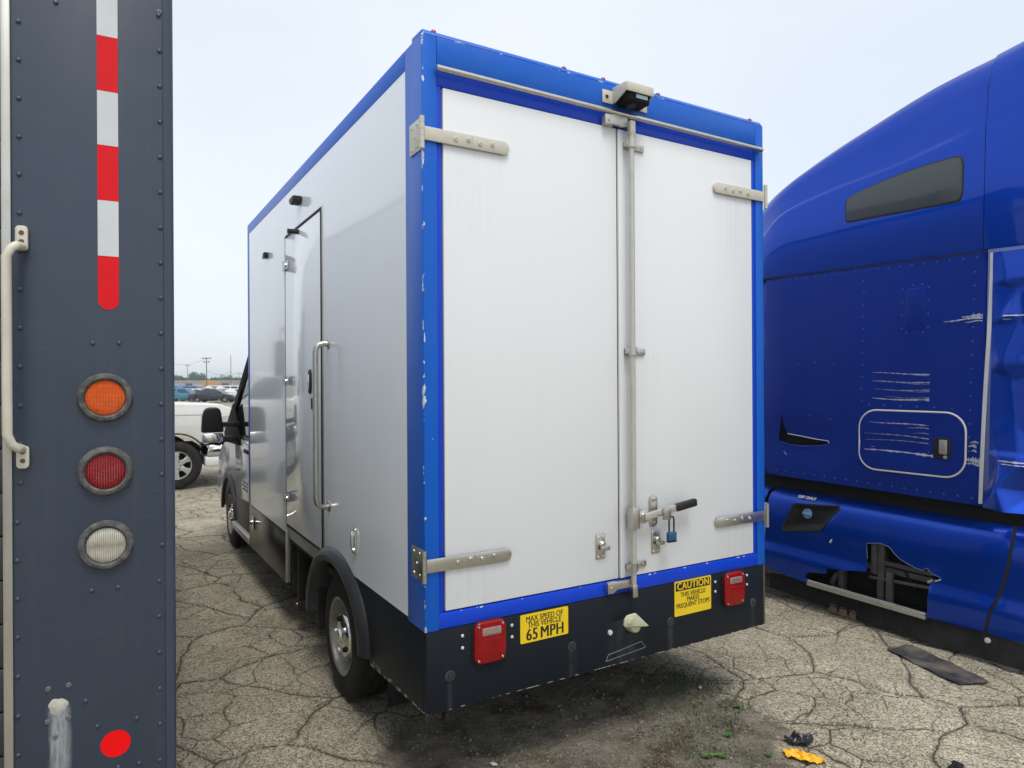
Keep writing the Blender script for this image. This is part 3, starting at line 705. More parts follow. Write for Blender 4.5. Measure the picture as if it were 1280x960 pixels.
# side door
sdoor = B().box(-0.004, 0.03, DY0 + 0.028, DY1 - 0.022, DZ0 + 0.022, DZ1 - 0.022, bev=0.006).build('side_door', wp, van)
ga_ = B()
ga_.box(-0.007, 0.02, DY0 + 0.010, DY0 + 0.0275, DZ0 + 0.01, DZ1 - 0.008, bev=0.003); ga_.box(-0.007, 0.02, DY0 + 0.0277, DY1 - 0.0215, DZ1 - 0.0215, DZ1 - 0.008, bev=0.003)
ga_.box(-0.001, 0.02, DY1 - 0.0215, DY1 - 0.012, DZ0 + 0.01, DZ1 - 0.008); ga_.box(-0.003, 0.02, DY0 + 0.0277, DY1 - 0.0215, DZ0 + 0.01, DZ0 + 0.0215)
ga_.build('door_seal', M['gasket'], sdoor)
jm = B().box(-0.003, 0.02, DY0 - 0.02, DY0 + 0.0095, DZ0, DZ1, bev=0.002).box(-0.003, 0.02, DY1 - 0.0115, DY1 + 0.012, DZ0, DZ1, bev=0.002)
jm.build('door_jamb', M['aluminium'], van)
for z in (2.594, 1.777, 0.952):
    h_ = B().cyl((-0.016, DY1 - 0.03, z - 0.035), (-0.016, DY1 - 0.03, z + 0.035), 0.011, 12)
    h_.box(-0.012, -0.0042, DY1 - 0.115, DY1 - 0.03, z - 0.028, z + 0.028, bev=0.003); h_.box(-0.012, -0.0035, DY1 - 0.03, DY1 + 0.04, z - 0.028, z + 0.028, bev=0.003)
    h_.lathe([(0.013, 0), (0.011, 0.010), (0, 0.014)], (-0.012, DY1 - 0.085, z), (-1, 0, 0), 12)
    h_.build('hinge', M['chrome'], sdoor)
lev = B().prism(rounded(1.735, 1.81, 1.690, 1.845, 0.035), 'x', -0.012, -0.0042, bev=0.003).build('door_lever', M['gasket'], sdoor)
B().box(-0.026, -0.0125, 1.752, 1.778, 1.715, 1.815, bev=0.006).build('paddle', M['chrome'], lev)
B().box(-0.011, -0.0042, 1.695, 1.745, 1.595, 1.665, bev=0.004).build('door_lock', M['gasket'], sdoor)
B().cyl((-0.004, 2.06, 2.765), (-0.075, 2.06, 2.765), 0.016, 14).build('door_stop', M['gasket'], sdoor)
gy_, gx_ = 1.385, -0.075
arc = [(0.0, gy_, 1.985), (-0.03, gy_, 1.985), (-0.055, gy_, 1.978), (-0.070, gy_, 1.960), (gx_, gy_, 1.935), (gx_, gy_, 1.75), (gx_, gy_, 1.5), (gx_, gy_, 1.25), (gx_, gy_, 1.09), (-0.070, gy_, 1.065), (-0.055, gy_, 1.047), (-0.03, gy_, 1.04), (0.0, gy_, 1.04)]
gr = B().tube(arc, 0.0165, 14).build('grab_handle', st, van)
for z in (1.985, 1.04):
    B().lathe([(0.034, 0), (0.030, 0.006), (0.018, 0.008)], (0, gy_, z), (-1, 0, 0), 16, 1.0, 1.0).build('flange', st, gr)
lk = B().prism(rounded(0.885, 0.930, 0.866, 1.0, 0.010), 'x', -0.008, -0.0004, bev=0.002)
lk.box(-0.024, -0.008, 0.897, 0.917, 0.895, 0.985, bev=0.004); lk.lathe([(0.014, 0), (0.012, 0.008), (0, 0.010)], (-0.008, 0.907, 0.885), (-1, 0, 0), 10)
lk.build('side_latch', M['chrome'], van)
B().prism([(1.97, 2.94), (1.97, 2.985), (2.09, 2.985), (2.09, 2.955), (2.05, 2.935)], 'x', -0.06, -0.0005, bev=0.008).build('door_lamp', M['black_plastic'], van)
sl = B().box(-0.035, -0.0005, 3.04, 3.10, 2.755, 2.795, bev=0.006).build('side_camera', M['black_plastic'], van)
B().box(-0.03, -0.0005, 3.101, 3.16, 2.757, 2.793, bev=0.006).build('white_cover', M['white_screw'], sl)
# wheels
def wheel(parent, loc, r, w, side, rim_m, kind='steel', name='wheel'):
    """side -1: outer face towards -x (or towards local -x)"""
    wh = bpy.data.objects.new(name, None); C.objects.link(wh); wh.parent = parent; wh.location = loc; wh.empty_display_size = 0.1
    s = side; h = w / 2; rr = r * 0.60
    prof = [(rr, -h * 0.92), (rr + 0.02, -h), (r * 0.80, -h * 1.02), (r * 0.93, -h * 0.93), (r * 0.985, -h * 0.78), (r, -h * 0.55)]
    for k in (-0.36, 0.0, 0.36):
        prof += [(r, (k - 0.12) * h), (r * 0.975, (k - 0.09) * h), (r * 0.975, (k + 0.09) * h), (r, (k + 0.12) * h)]
    prof += [(r, h * 0.55), (r * 0.985, h * 0.78), (r * 0.93, h * 0.93), (r * 0.80, h * 1.02), (rr + 0.02, h), (rr, h * 0.92)]
    B().lathe(prof + [(rr * 0.99, 0)] + prof[:1], (0, 0, 0), (1, 0, 0), 48, caps=False).build('tyre', M['rubber'], wh)
    ax = (s, 0, 0)
    if kind == 'steel':
        rim = B().lathe([(rr * 1.03, h * 1.0), (rr * 1.0, h * 1.03), (rr * 0.94, h * 0.95), (rr * 0.90, h * 0.55), (rr * 0.84, h * 0.34), (rr * 0.60, h * 0.42), (rr * 0.42, h * 0.62), (0, h * 0.62)], (0, 0, 0), ax, 40, caps=False).build('rim', rim_m, wh)
        for k in range(10):
            a = 2 * pi * k / 10
            mt = Matrix.Rotation(a, 4, 'X') @ Matrix.Translation((s * h * 0.385, 0, rr * 0.73))
            B().box(-0.004, 0.004, -0.018, 0.018, -0.012, 0.012, bev=0.003, mtx=mt).build('slot', M['dark_gap'], rim)
        cap = B().lathe([(rr * 0.62, h * 0.50), (rr * 0.61, h * 0.62), (rr * 0.55, h * 0.86), (rr * 0.36, h * 0.98), (rr * 0.20, h * 1.0), (rr * 0.17, h * 1.14), (rr * 0.10, h * 1.18), (0, h * 1.18)], (0, 0, 0), ax, 32).build('hub_cap', M['chrome'], wh)
        for k in range(5):
            a = 2 * pi * k / 5
            B().lathe([(0.017, 0), (0.016, 0.012), (0.010, 0.022), (0, 0.024)], (s * h * 0.86, rr * 0.44 * cos(a), rr * 0.44 * sin(a)), ax, 12).build('wheel_nut', M['dark_gap'] if k % 2 else M['chrome'], cap)
    else:
        rim = B().lathe([(rr * 1.03, h * 0.98), (rr, h * 1.02), (rr * 0.93, h * 0.9), (rr * 0.90, h * 0.2), (rr * 0.88, 0), (0, 0)], (0, 0, 0), ax, 36, caps=False).build('rim', M['underbody'], wh)
        for k in range(6):
            a = 2 * pi * k / 6
            mt = Matrix.Rotation(a, 4, 'X')
            B().prism([(-0.055, rr * 0.18), (0.055, rr * 0.18), (0.035, rr * 0.6), (0.060, rr * 0.93), (-0.060, rr * 0.93), (-0.035, rr * 0.6)], 'x', s * h * 0.62, s * h * 0.86, bev=0.006, mtx=mt).build('spoke', rim_m, rim)
        B().lathe([(rr * 0.98, h * 0.72), (rr * 0.99, h * 0.98), (rr * 0.94, h * 0.98), (rr * 0.90, h * 0.72)], (0, 0, 0), ax, 36, caps=False).build('rim_lip', rim_m, rim)
        B().lathe([(rr * 0.27, h * 0.5), (rr * 0.25, h * 0.92), (0, h * 0.95)], (0, 0, 0), ax, 20).build('hub', rim_m, rim)
    return wh
wheel(van, (0.105, 1.20, 0.345), 0.345, 0.20, -1, M['steel_wheel']); wheel(van, (0.34, 1.20, 0.345), 0.345, 0.20, -1, M['steel_wheel'])
wheel(van, (W - 0.105, 1.20, 0.345), 0.345, 0.20, 1, M['steel_wheel']); wheel(van, (W - 0.34, 1.20, 0.345), 0.345, 0.20, 1, M['steel_wheel'])
wheel(van, (0.165, 5.42, 0.345), 0.345, 0.21, -1, M['steel_wheel']); wheel(van, (W - 0.165, 5.42, 0.345), 0.345, 0.21, 1, M['steel_wheel'])
# wheel arch flare over the rear wheel
def arch_pt(t, k):
    a = radians(1 + 186 * t); c = (1.255, 0.385)
    prof = [(0.40, 0.10), (0.415, -0.010), (0.425, -0.030), (0.455, -0.034), (0.485, -0.020), (0.50, -0.002), (0.50, 0.02)]
    r, x = prof[k]
    wob = 1.0 if t < 0.6 else 1.0 + (t - 0.6) * 0.05
    return (x, c[0] - r * 1.14 * cos(a) * wob, c[1] + r * 0.86 * sin(a))
ar = B().grid(lambda t, k: arch_pt(t, int(k)), [i / 40 for i in range(41)], list(range(7)), 0.006)
ar.build('wheel_arch', pbr('arch_plastic', (0.022, 0.024, 0.028), 0.38, var=0.15, dirt=0.25, dcol=(0.07, 0.07, 0.07), dscale=8), van, recalc=True)
B().box(0.115, 0.5, 0.74, 0.755, 0.10, 0.62, bev=0.003).build('mud_flap', M['rubber'], van)
B().box(0.02, 0.5, 1.70, 1.72, 0.22, 0.66).build('mud_flap', M['underbody'], van)
ch = B()
for x in (0.55, W - 0.62): ch.box(x, x + 0.07, 0.05, 6.0, 0.42, 0.58, bev=0.005)
ch.cyl((0.25, 1.2, 0.345), (W - 0.25, 1.2, 0.345), 0.05, 14); ch.lathe([(0.05, -0.16), (0.15, -0.08), (0.16, 0.08), (0.05, 0.16)], (1.03, 1.2, 0.345), (1, 0, 0), 16)
ch.box(0.5, 1.56, 0.06, 0.12, 0.45, 0.6); ch.cyl((0.75, 0.5, 0.40), (0.75, 4, 0.40), 0.03, 10); ch.box(0.62, 1.4, 2.2, 3.6, 0.26, 0.44, bev=0.03)
ch.cyl((0.25, 5.42, 0.345), (W - 0.25, 5.42, 0.345), 0.04, 12); ch.box(0.6, 1.46, 4.6, 6.1, 0.25, 0.6, bev=0.05)
ch.build('chassis', M['underbody'], van)
# cab
cabm = pbr('cab_paint', (0.78, 0.79, 0.80), 0.14, coat=0.6, var=0.03, dirt=0.12, dcol=(0.35, 0.34, 0.32), wave=0.006, wscale=3)
low = [(3.955, 0.36), (3.955, 1.22), (5.62, 1.20), (5.98, 1.12), (6.28, 0.92), (6.33, 0.55), (6.28, 0.36), (5.86, 0.36)]
low += [(5.42 + 0.42 * cos(radians(a)), 0.36 + 0.40 * sin(radians(a))) for a in range(10, 171, 16)] + [(4.99, 0.36)]
cab = B().prism(low, 'x', 0.055, W - 0.055, bev=0.05, seg=4).build('cab_body', cabm, van)
up = B(); g = []
def cab_sec(x_in, poly): return [(x_in, *p) for p in poly]
gp = [(3.955, 1.205), (3.955, 2.075), (4.36, 2.07), (5.66, 1.185)]
b_ = bmesh.new()
A0 = [b_.verts.new((0.075 + (0.04 if p[1] > 1.5 else 0), *p)) for p in gp]; A1 = [b_.verts.new((W - 0.075 - (0.04 if p[1] > 1.5 else 0), *p)) for p in gp]
b_.faces.new(A0); b_.faces.new(A1[::-1])
for i in range(4): b_.faces.new((A0[i], A0[(i + 1) % 4], A1[(i + 1) % 4], A1[i]))
bmesh.ops.recalc_face_normals(b_, faces=b_.faces); bmesh.ops.bevel(b_, geom=b_.edges[:], offset=0.035, segments=3, affect='EDGES', profile=0.5)
up._add(b_); up.build('cab_roof', cabm, van)
def xg(z): return 0.075 + (z - 1.205) / 0.865 * 0.04
gl = B().cdt([(4.05, 1.25), (4.05, 1.95), (4.36, 1.97), (5.30, 1.36), (5.30, 1.25)], [], lambda y, z: (xg(z) - 0.004, y, z), 0.2, 0.004)
sg = gl.build('side_window', M['window'], van)
B().tube([(xg(1.25) - 0.006, 5.28, 1.25), (xg(1.36) - 0.006, 5.32, 1.36), (xg(1.97) - 0.006, 4.37, 1.985), (xg(1.95) - 0.006, 4.05, 1.97)], 0.014, 8).build('window_trim', M['gasket'], van)
B().cdt([(5.69, 1.19), (5.64, 1.24), (4.45, 2.05), (4.38, 2.09), (4.28, 2.08), (5.46, 1.20)], [], lambda y, z: (xg(z) - 0.014, y, z), 0.2, 0.012).build('pillar_trim', M['matt_black'], van)
B().cdt([(0.2, 0), (1.86, 0), (1.78, 1), (0.28, 1)], [], lambda x, t: (x, 5.635 - 1.25 * t, 1.222 + 0.835 * t), 0.3, 0.004).build('windscreen', M['window'], van)
dk = pbr('cab_cladding', (0.035, 0.036, 0.038), 0.45, dirt=0.3, dcol=(0.08, 0.075, 0.07))
B().prism([(3.97, 0.37), (3.97, 0.66), (4.96, 0.60), (4.99, 0.37)], 'x', 0.044, 0.056, bev=0.004).build('door_cladding', dk, van)
B().prism([(5.42 + r_ * cos(radians(a)), 0.36 + r_ * 0.95 * sin(radians(a))) for r_, rng in ((0.47, range(0, 181, 12)), (0.405, range(180, -1, -12))) for a in rng], 'x', 0.028, 0.06, bev=0.006).build('wheel_arch', dk, van)
cd = B().prism([(4.02, 0.67), (4.02, 1.17), (5.00, 1.14), (4.96, 0.62)], 'x', 0.049, 0.0545, bev=0.004).build('cab_door', cabm, van)
B().box(0.030, 0.0485, 4.20, 4.42, 1.10, 1.135, bev=0.006).build('door_handle', M['gasket'], cd)
for r_ in range(3):
    for k in range(4):
        y0 = 4.28 + k * 0.075 + (0.02 if r_ == 1 else 0)
        B().box(0.0475, 0.0486, y0, y0 + 0.05, 0.80 - r_ * 0.035, 0.818 - r_ * 0.035).build('door_print', M['black_ink'], cd)
B().box(0.07, W - 0.07, 6.28, 6.36, 0.36, 0.62, bev=0.03, seg=3).build('front_bumper', dk, van)
B().box(0.0, 0.14, 4.02, 4.95, 0.30, 0.36, bev=0.01).build('side_step', M['aluminium'], van)
# door mirrors
def mirror(sgn, x0):
    def X(v): return x0 + sgn * v
    def bx(b, xa, xb, *r, **k): return b.box(min(X(xa), X(xb)), max(X(xa), X(xb)), *r, **k)
    mh = B().prism([(X(-0.30), 1.285), (X(-0.292), 1.44), (X(-0.275), 1.505), (X(-0.24), 1.532), (X(-0.155), 1.532), (X(-0.128), 1.505), (X(-0.098), 1.285)], 'y', 4.70, 4.82, bev=0.018, seg=3).build('mirror', M['black_plastic'], van)
    B().prism([(X(-0.292), 1.278), (X(-0.298), 1.215), (X(-0.28), 1.185), (X(-0.125), 1.180), (X(-0.102), 1.200), (X(-0.104), 1.278)], 'y', 4.705, 4.815, bev=0.016, seg=3).build('mirror_cap', M['chrome'], mh)
    B().prism([(X(-0.32), 1.17), (X(-0.30), 1.20), (X(-0.27), 1.172), (X(-0.11), 1.166), (X(-0.10), 1.18), (X(-0.13), 1.155)], 'y', 4.715, 4.805, bev=0.004).build('mirror_base', M['black_plastic'], mh)
    bx(B(), -0.118, 0.06, 4.74, 4.79, 1.185, 1.245, bev=0.012).build('mirror_arm', M['black_plastic'], mh)
    bx(B(), -0.118, 0.06, 4.74, 4.79, 1.335, 1.385, bev=0.012).build('mirror_arm', M['black_plastic'], mh)
    B().prism([(4.66, 1.15), (4.66, 1.21), (4.86, 1.42), (5.05, 1.56), (5.66, 1.23), (5.60, 1.13)], 'x', X(0.034), X(0.050), bev=0.004).build('mirror_sail', M['matt_black'], mh)
mirror(1, 0.0); mirror(-1, W)
# padlock hanging from the catch
pad = empty('padlock', 'small blue padlock hanging from the rear door catch', 'padlock', (1.290, -0.072, 0.985))
B().box(-0.026, 0.026, -0.010, 0.012, -0.018, 0.024, bev=0.004, seg=3).build('body', pbr('padlock_blue', (0.012, 0.08, 0.18), 0.4, dirt=0.2), pad)
B().box(-0.027, 0.027, -0.011, 0.013, -0.026, -0.0185, bev=0.003).build('base', M['gasket'], pad)
B().tube([(-0.016, 0.001, 0.02)] + [(-0.016, 0.001, 0.085)] + [(-0.016 * cos(radians(a)), 0.001, 0.085 + 0.016 * sin(radians(a))) for a in range(20, 170, 25)] + [(0.016, 0.001, 0.085), (0.016, 0.001, 0.02)], 0.0042, 8).build('shackle', M['gasket'], pad)

# ================================================================ STEP VAN ON THE LEFT
LT = empty('step_van', 'dark slate blue step van with riveted rear corner, at the left edge', 'van', (-0.952, -0.428, 0), (0, 0, radians(-2.7)))
def slate(name):
    """slate blue paint with one washed-out patch under a dab of sealant"""
    m, nt, bs, out = _nodes(name); L = nt.links
    tc = nd(nt, 'ShaderNodeTexCoord').outputs['Object']
    sp = nd(nt, 'ShaderNodeSeparateXYZ'); L.new(tc, sp.inputs[0])
    c = mixc(nt, noise_n(nt, tc, 2.0, 5), (0.032, 0.046, 0.073), (0.039, 0.055, 0.085))
    n2 = noise_n(nt, tc, 7, 6, 0.7)
    c = mixc(nt, math_n(nt, 'MULTIPLY', ramp(nt, n2, 0.5, 0.85), 0.16), c, (0.11, 0.12, 0.14))
    scr = noise_n(nt, tc, 1.0, 3, 0.5, (9, 9, 90)); c = mixc(nt, math_n(nt, 'MULTIPLY', ramp(nt, scr, 0.70, 0.73), 0.25), c, (0.13, 0.16, 0.21))
    rst = noise_n(nt, tc, 1.0, 5, 0.65, (55, 55, 1.0)); c = mixc(nt, math_n(nt, 'MULTIPLY', ramp(nt, rst, 0.54, 0.80), 0.22), c, (0.10, 0.11, 0.125))
    pch = noise_n(nt, tc, 190, 2, 0.5); c = mixc(nt, math_n(nt, 'MULTIPLY', ramp(nt, pch, 0.76, 0.78), ramp(nt, noise_n(nt, tc, 3.3, 3), 0.5, 0.6)), c, (0.30, 0.32, 0.34))
    # run-off stain
    dx = math_n(nt, 'ABSOLUTE', math_n(nt, 'SUBTRACT', sp.outputs[0], -0.279))
    edge = math_n(nt, 'ADD', math_n(nt, 'MULTIPLY', noise_n(nt, tc, 1.0, 4, 0.7, (70, 70, 9)), 0.028), 0.014)
    f = math_n(nt, 'SUBTRACT', 1.0, math_n(nt, 'DIVIDE', dx, edge), True)
    f = ramp(nt, f, 0.02, 0.5)
    below = nd(nt, 'ShaderNodeMapRange'); below.inputs[1].default_value = 0.905; below.inputs[2].default_value = 0.885; below.inputs[3].default_value = 0; below.inputs[4].default_value = 1
    L.new(sp.outputs[2], below.inputs[0])
    fr_ = math_n(nt, 'ADD', math_n(nt, 'MULTIPLY', ramp(nt, noise_n(nt, tc, 1.0, 5, 0.7, (150, 150, 14)), 0.3, 0.65), 0.75), 0.2)
    onrear = math_n(nt, 'LESS_THAN', sp.outputs[1], 0.01)
    f = math_n(nt, 'MULTIPLY', math_n(nt, 'MULTIPLY', math_n(nt, 'MULTIPLY', f, below.outputs[0]), fr_), onrear)
    c = mixc(nt, f, c, (0.44, 0.47, 0.48))
    L.new(c, bs.inputs['Base Color'])
    L.new(math_n(nt, 'ADD', math_n(nt, 'MULTIPLY', n2, 0.16), 0.26), bs.inputs['Roughness'])
    bp = nd(nt, 'ShaderNodeBump'); bp.inputs['Distance'].default_value = 1.0; bp.inputs['Strength'].default_value = 1.0
    L.new(math_n(nt, 'ADD', math_n(nt, 'MULTIPLY', noise_n(nt, tc, 2.5, 2), 0.004), math_n(nt, 'MULTIPLY', noise_n(nt, tc, 350, 2), 0.00012)), bp.inputs['Height']); L.new(bp.outputs[0], bs.inputs['Normal'])
    return m
sb = slate('slate_blue')
LW, LL, LH = 2.3, 5.2, 3.12
B().box(-0.3775, -0.0265, 0.0, 0.035, 0.52, LH, bev=0.0015).build('rear_panel', sb, LT)
# rounded corner extrusion that overlaps the panel's right edge
cpoly = [(-0.0262, -0.001), (-0.014, -0.001)] + [(-0.014 + 0.014 * sin(radians(a)), 0.013 - 0.014 * cos(radians(a))) for a in range(15, 91, 15)] + [(0.0, 0.06), (-0.0262, 0.06)]
B().prism(cpoly, 'z', 0.52, LH).build('corner_post', sb, LT)
pale = pbr('pale_side', (0.74, 0.77, 0.80), 0.35, var=0.03, dirt=0.2, dcol=(0.35, 0.34, 0.32))
B().box(-0.03, -0.001, 0.061, LL, 0.52, LH, bev=0.001).build('side_panel', pale, LT)
B().box(-LW + 0.001, -LW + 0.03, 0.0, LL, 0.52, LH).build('side_panel', sb, LT)
B().box(-LW, 0.001, -0.002, LL, LH + 0.001, LH + 0.05, bev=0.012).build('roof', pbr('roof_white', (0.6, 0.6, 0.58), 0.5), LT)
B().box(-LW + 0.031, -0.032, 0.04, LL, 0.52, 0.6).build('floor', M['underbody'], LT)
B().box(-0.399, -0.378, -0.006, 0.05, 0.52, LH - 0.02, bev=0.003).build('door_jamb', M['aluminium'], LT)
B().box(-LW + 0.378, -LW + 0.399, -0.006, 0.05, 0.52, LH - 0.02, bev=0.003).build('door_jamb', M['aluminium'], LT)
B().box(-LW + 0.031, -LW + 0.3775, 0.0, 0.035, 0.52, LH, bev=0.0015).build('rear_panel', sb, LT)
slat_m = pbr('shutter_slat', (0.06, 0.06, 0.065), 0.5, metal=0.3, dirt=0.3)
for k in range(22):
    B().box(-LW + 0.4, -0.4, 0.035, 0.055, 0.55 + k * 0.115, 0.55 + k * 0.115 + 0.112, bev=0.006).build('shutter_slat', slat_m, LT)
B().box(-LW + 0.05, -0.05, -0.14, 0.0, 0.36, 0.515, bev=0.01).build('rear_bumper', M['black_plastic'], LT)
# nose
nose = [(LL, 0.52), (LL, LH + 0.04), (LL + 0.5, LH - 0.02), (LL + 0.95, 1.55), (LL + 1.55, 1.35), (LL + 1.65, 0.9), (LL + 1.62, 0.45), (LL + 0.2, 0.45)]
B().prism(nose, 'x', -LW + 0.002, -0.002, bev=0.05, seg=3).build('cab_shell', pale, LT)
B().cdt([(-LW + 0.15, 0.05), (-0.15, 0.05), (-0.15, 0.92), (-LW + 0.15, 0.92)], [], lambda x, t: (x, LL + 0.965 - 0.45 * t, 1.55 + 1.5 * t), 0.3, 0.004).build('windscreen', M['window'], LT)
B().prism(rounded(LL - 0.5, LL + 0.32, 1.65, 2.65, 0.06), 'x', 0.0, 0.006, bev=0.002).build('side_window', M['window'], LT)
B().prism(rounded(LL - 0.62, LL + 0.42, 0.6, 2.8, 0.05), 'x', -0.0005, 0.004, bev=0.002).build('cab_door', pale, LT)
mr = B().box(0.05, 0.12, LL + 0.55, LL + 0.75, 1.85, 2.25, bev=0.03, seg=3).build('mirror', M['black_plastic'], LT)
B().tube([(0, LL + 0.4, 2.35), (0.05, LL + 0.5, 2.40), (0.085, LL + 0.62, 2.35), (0.085, LL + 0.64, 2.2)], 0.012, 8).build('mirror_arm', M['black_plastic'], mr)
for y in (1.2, LL + 0.75):
    for x, s in ((-0.16, 1), (-LW + 0.16, -1)):
        wheel(LT, (x, y, 0.4), 0.4, 0.24, s, M['steel_wheel'])
        B().prism([(y + 0.47 * cos(radians(a)), 0.46 + 0.42 * sin(radians(a))) for a in range(0, 181, 15)], 'x', (-0.02 if s > 0 else -LW - 0.004), (0.004 if s > 0 else -LW + 0.02)).build('wheel_well', M['dark_gap'], LT)
# rivets
rv = B().lathe([(0.0063, 0), (0.0058, 0.0019), (0.0043, 0.0034), (0.002, 0.0041), (0, 0.0042)], (0, 0, 0), (0, -1, 0), 14)
rv0 = rv.build('rivet', sb, LT); rv0.location = (-0.036, 0.0, 2.79)
spots = [(-0.034 - (0.008 if z < 1.2 else 0), z) for z in [2.69, 2.59, 2.49, 2.39, 2.291, 2.191, 2.092, 1.993, 1.893, 1.794, 1.694, 1.595, 1.496, 1.297, 1.196, 1.097, 0.996, 0.893, 0.794, 0.692, 0.59, 2.9, 3.0]]
spots += [(-0.361 - (0.008 if z < 1.4 else 0), z) for z in [2.795, 2.695, 2.595, 2.495, 2.395, 2.297, 2.197, 2.098, 1.998, 1.898, 1.798, 1.696, 1.597, 1.495, 1.393, 1.294, 1.194, 1.095, 0.993, 0.89, 0.789, 0.69, 0.59, 2.9, 3.0]]
spots += [(-0.279, 2.765), (-0.199, 1.862), (-0.137, 1.864), (-0.204, 1.193), (-0.142, 1.193), (-0.22, 0.898), (-0.193, 0.823), (-0.099, 0.823), (-0.094, 0.697), (-0.144, 0.699)]
for x, z in spots: link_copy(rv0, LT, (x, 0.0, z)).rotation_euler = (0, random.uniform(0, 6), 0)
sc0 = B().lathe([(0.0068, 0), (0.006, 0.0025), (0.0035, 0.0032), (0.003, 0.001), (0, 0.001)], (0, 0, 0), (0, -1, 0), 14).build('screw', pbr('dull_screw', (0.16, 0.18, 0.20), 0.5, metal=0.3), LT)
sc0.location = (-0.304, 0, 0.948)
for x, z in ((-0.258, 0.949), (-0.305, 0.862), (-0.259, 0.862), (-0.289, 0.818), (-0.034, 2.800)): link_copy(sc0, LT, (x, -0.0006, z))
# sealant dab
def dab(t, k):
    r = 0.0215 * k * (1 + 0.10 * sin(3 * t * 2 * pi + 0.6) + 0.05 * sin(7 * t * 2 * pi)); return (-0.282 + r * cos(2 * pi * t), -0.0006 - 0.004 * (1 - k * k), 0.897 + r * 1.05 * sin(2 * pi * t))
B().grid(dab, [i / 24 for i in range(25)], [1, 0.85, 0.6, 0.3, 0.02]).build('sealant_dab', pbr('old_sealant', (0.48, 0.47, 0.41), 0.8, var=0.1, vscale=60, dirt=0.5, dcol=(0.25, 0.23, 0.19), dscale=40, grain=0.001, gscale=120), LT, recalc=True)
# reflective tape
tw = pbr('tape_white', (0.62, 0.65, 0.66), 0.35, var=0.05, vscale=20, dirt=0.15, grain=0.00012, gscale=700)
tr_ = pbr('tape_red', (0.72, 0.008, 0.014), 0.5, spec=0.2, var=0.08, vscale=20, dirt=0.1, dcol=(0.3, 0.02, 0.02), grain=0.00012, gscale=700)
TX0, TX1 = -0.186, -0.1365
zz = [3.0, 2.852, 2.7015, 2.551, 2.4035, 2.2525, 2.101]
for k in range(6): B().box(TX0, TX1, -0.0012, -0.0003, zz[k + 1], zz[k] - 0.0003).build('reflective_tape', tr_ if k % 2 == 0 else tw, LT)
# order from the bottom: rounded red end
tp = [(TX0, 2.1007), (TX0, 1.980)] + [(-0.16125 - 0.02475 * cos(radians(a)), 1.980 - 0.0255 * sin(radians(a))) for a in range(15, 166, 15)] + [(TX1, 1.980), (TX1, 2.1007)]
B().prism(tp, 'y', -0.0012, -0.0003).build('reflective_tape', tr_, LT)
# three round lamps in rubber grommets
gm_ = pbr('grommet', (0.055, 0.055, 0.056), 0.8, var=0.4, vscale=60, dirt=0.8, dcol=(0.21, 0.20, 0.185), dscale=45, grain=0.0012, gscale=260)
def lamp_lens(name, col, ribs, metal=0.0):
    m, nt, bs, out = _nodes(name); L = nt.links
    tc = nd(nt, 'ShaderNodeTexCoord').outputs['Object']
    sp = nd(nt, 'ShaderNodeSeparateXYZ'); L.new(tc, sp.inputs[0])
    fx = math_n(nt, 'ABSOLUTE', math_n(nt, 'SINE', math_n(nt, 'MULTIPLY', sp.outputs[0], ribs[0]))); fz = math_n(nt, 'ABSOLUTE', math_n(nt, 'SINE', math_n(nt, 'MULTIPLY', sp.outputs[2], ribs[1])))
    k = math_n(nt, 'MULTIPLY', fx, fz); nz = noise_n(nt, tc, 60, 3)
    k2 = math_n(nt, 'ADD', math_n(nt, 'MULTIPLY', k, 0.6), math_n(nt, 'MULTIPLY', nz, 0.5))
    c = ramp(nt, k2, 0.15, 0.85, tuple(v * 0.45 for v in col), tuple(min(1, v * 1.35) for v in col)); L.new(c, bs.inputs['Base Color'])
    bs.inputs['Roughness'].default_value = 0.22; bs.inputs['Metallic'].default_value = metal
    bs.inputs['Coat Weight'].default_value = 0.15; bs.inputs['Coat Roughness'].default_value = 0.08; bs.inputs['Specular IOR Level'].default_value = 0.25
    bp = nd(nt, 'ShaderNodeBump'); bp.inputs['Distance'].default_value = 0.0015; bp.inputs['Strength'].default_value = 0.8
    L.new(k, bp.inputs['Height']); L.new(bp.outputs[0], bs.inputs['Normal'])
    return m
for z, nm, col, ribs, me_ in ((1.714, 'amber_lamp', (0.80, 0.10, 0.0015), (900, 900), 0), (1.514, 'red_lamp', (0.24, 0.002, 0.006), (500, 900), 0), (1.313, 'clear_lamp', (0.52, 0.50, 0.42), (620, 60), 0.3)):
    g_ = B().lathe([(0.048, 0.002), (0.049, 0.011), (0.054, 0.0155), (0.0615, 0.0140), (0.0665, 0.007), (0.0675, 0.0)], (-0.170, 0, z), (0, -1, 0), 40).build(nm, gm_, LT)
    o = B().lathe([(0.0472, 0.0), (0.0472, 0.0075), (0.044, 0.0088), (0.030, 0.0105), (0.015, 0.0115), (0, 0.0118)], (0, 0, 0), (0, -1, 0), 36).build('lens', lamp_lens(nm + '_lens', col, ribs, me_), g_)
    o.location = (-0.170, 0, z)
    B().lathe([(0.0474, 0.001), (0.0474, 0.0092), (0.0492, 0.0092), (0.0492, 0.001)], (-0.170, 0, z), (0, -1, 0), 36, caps=False).build('ring', M['gasket'], g_)
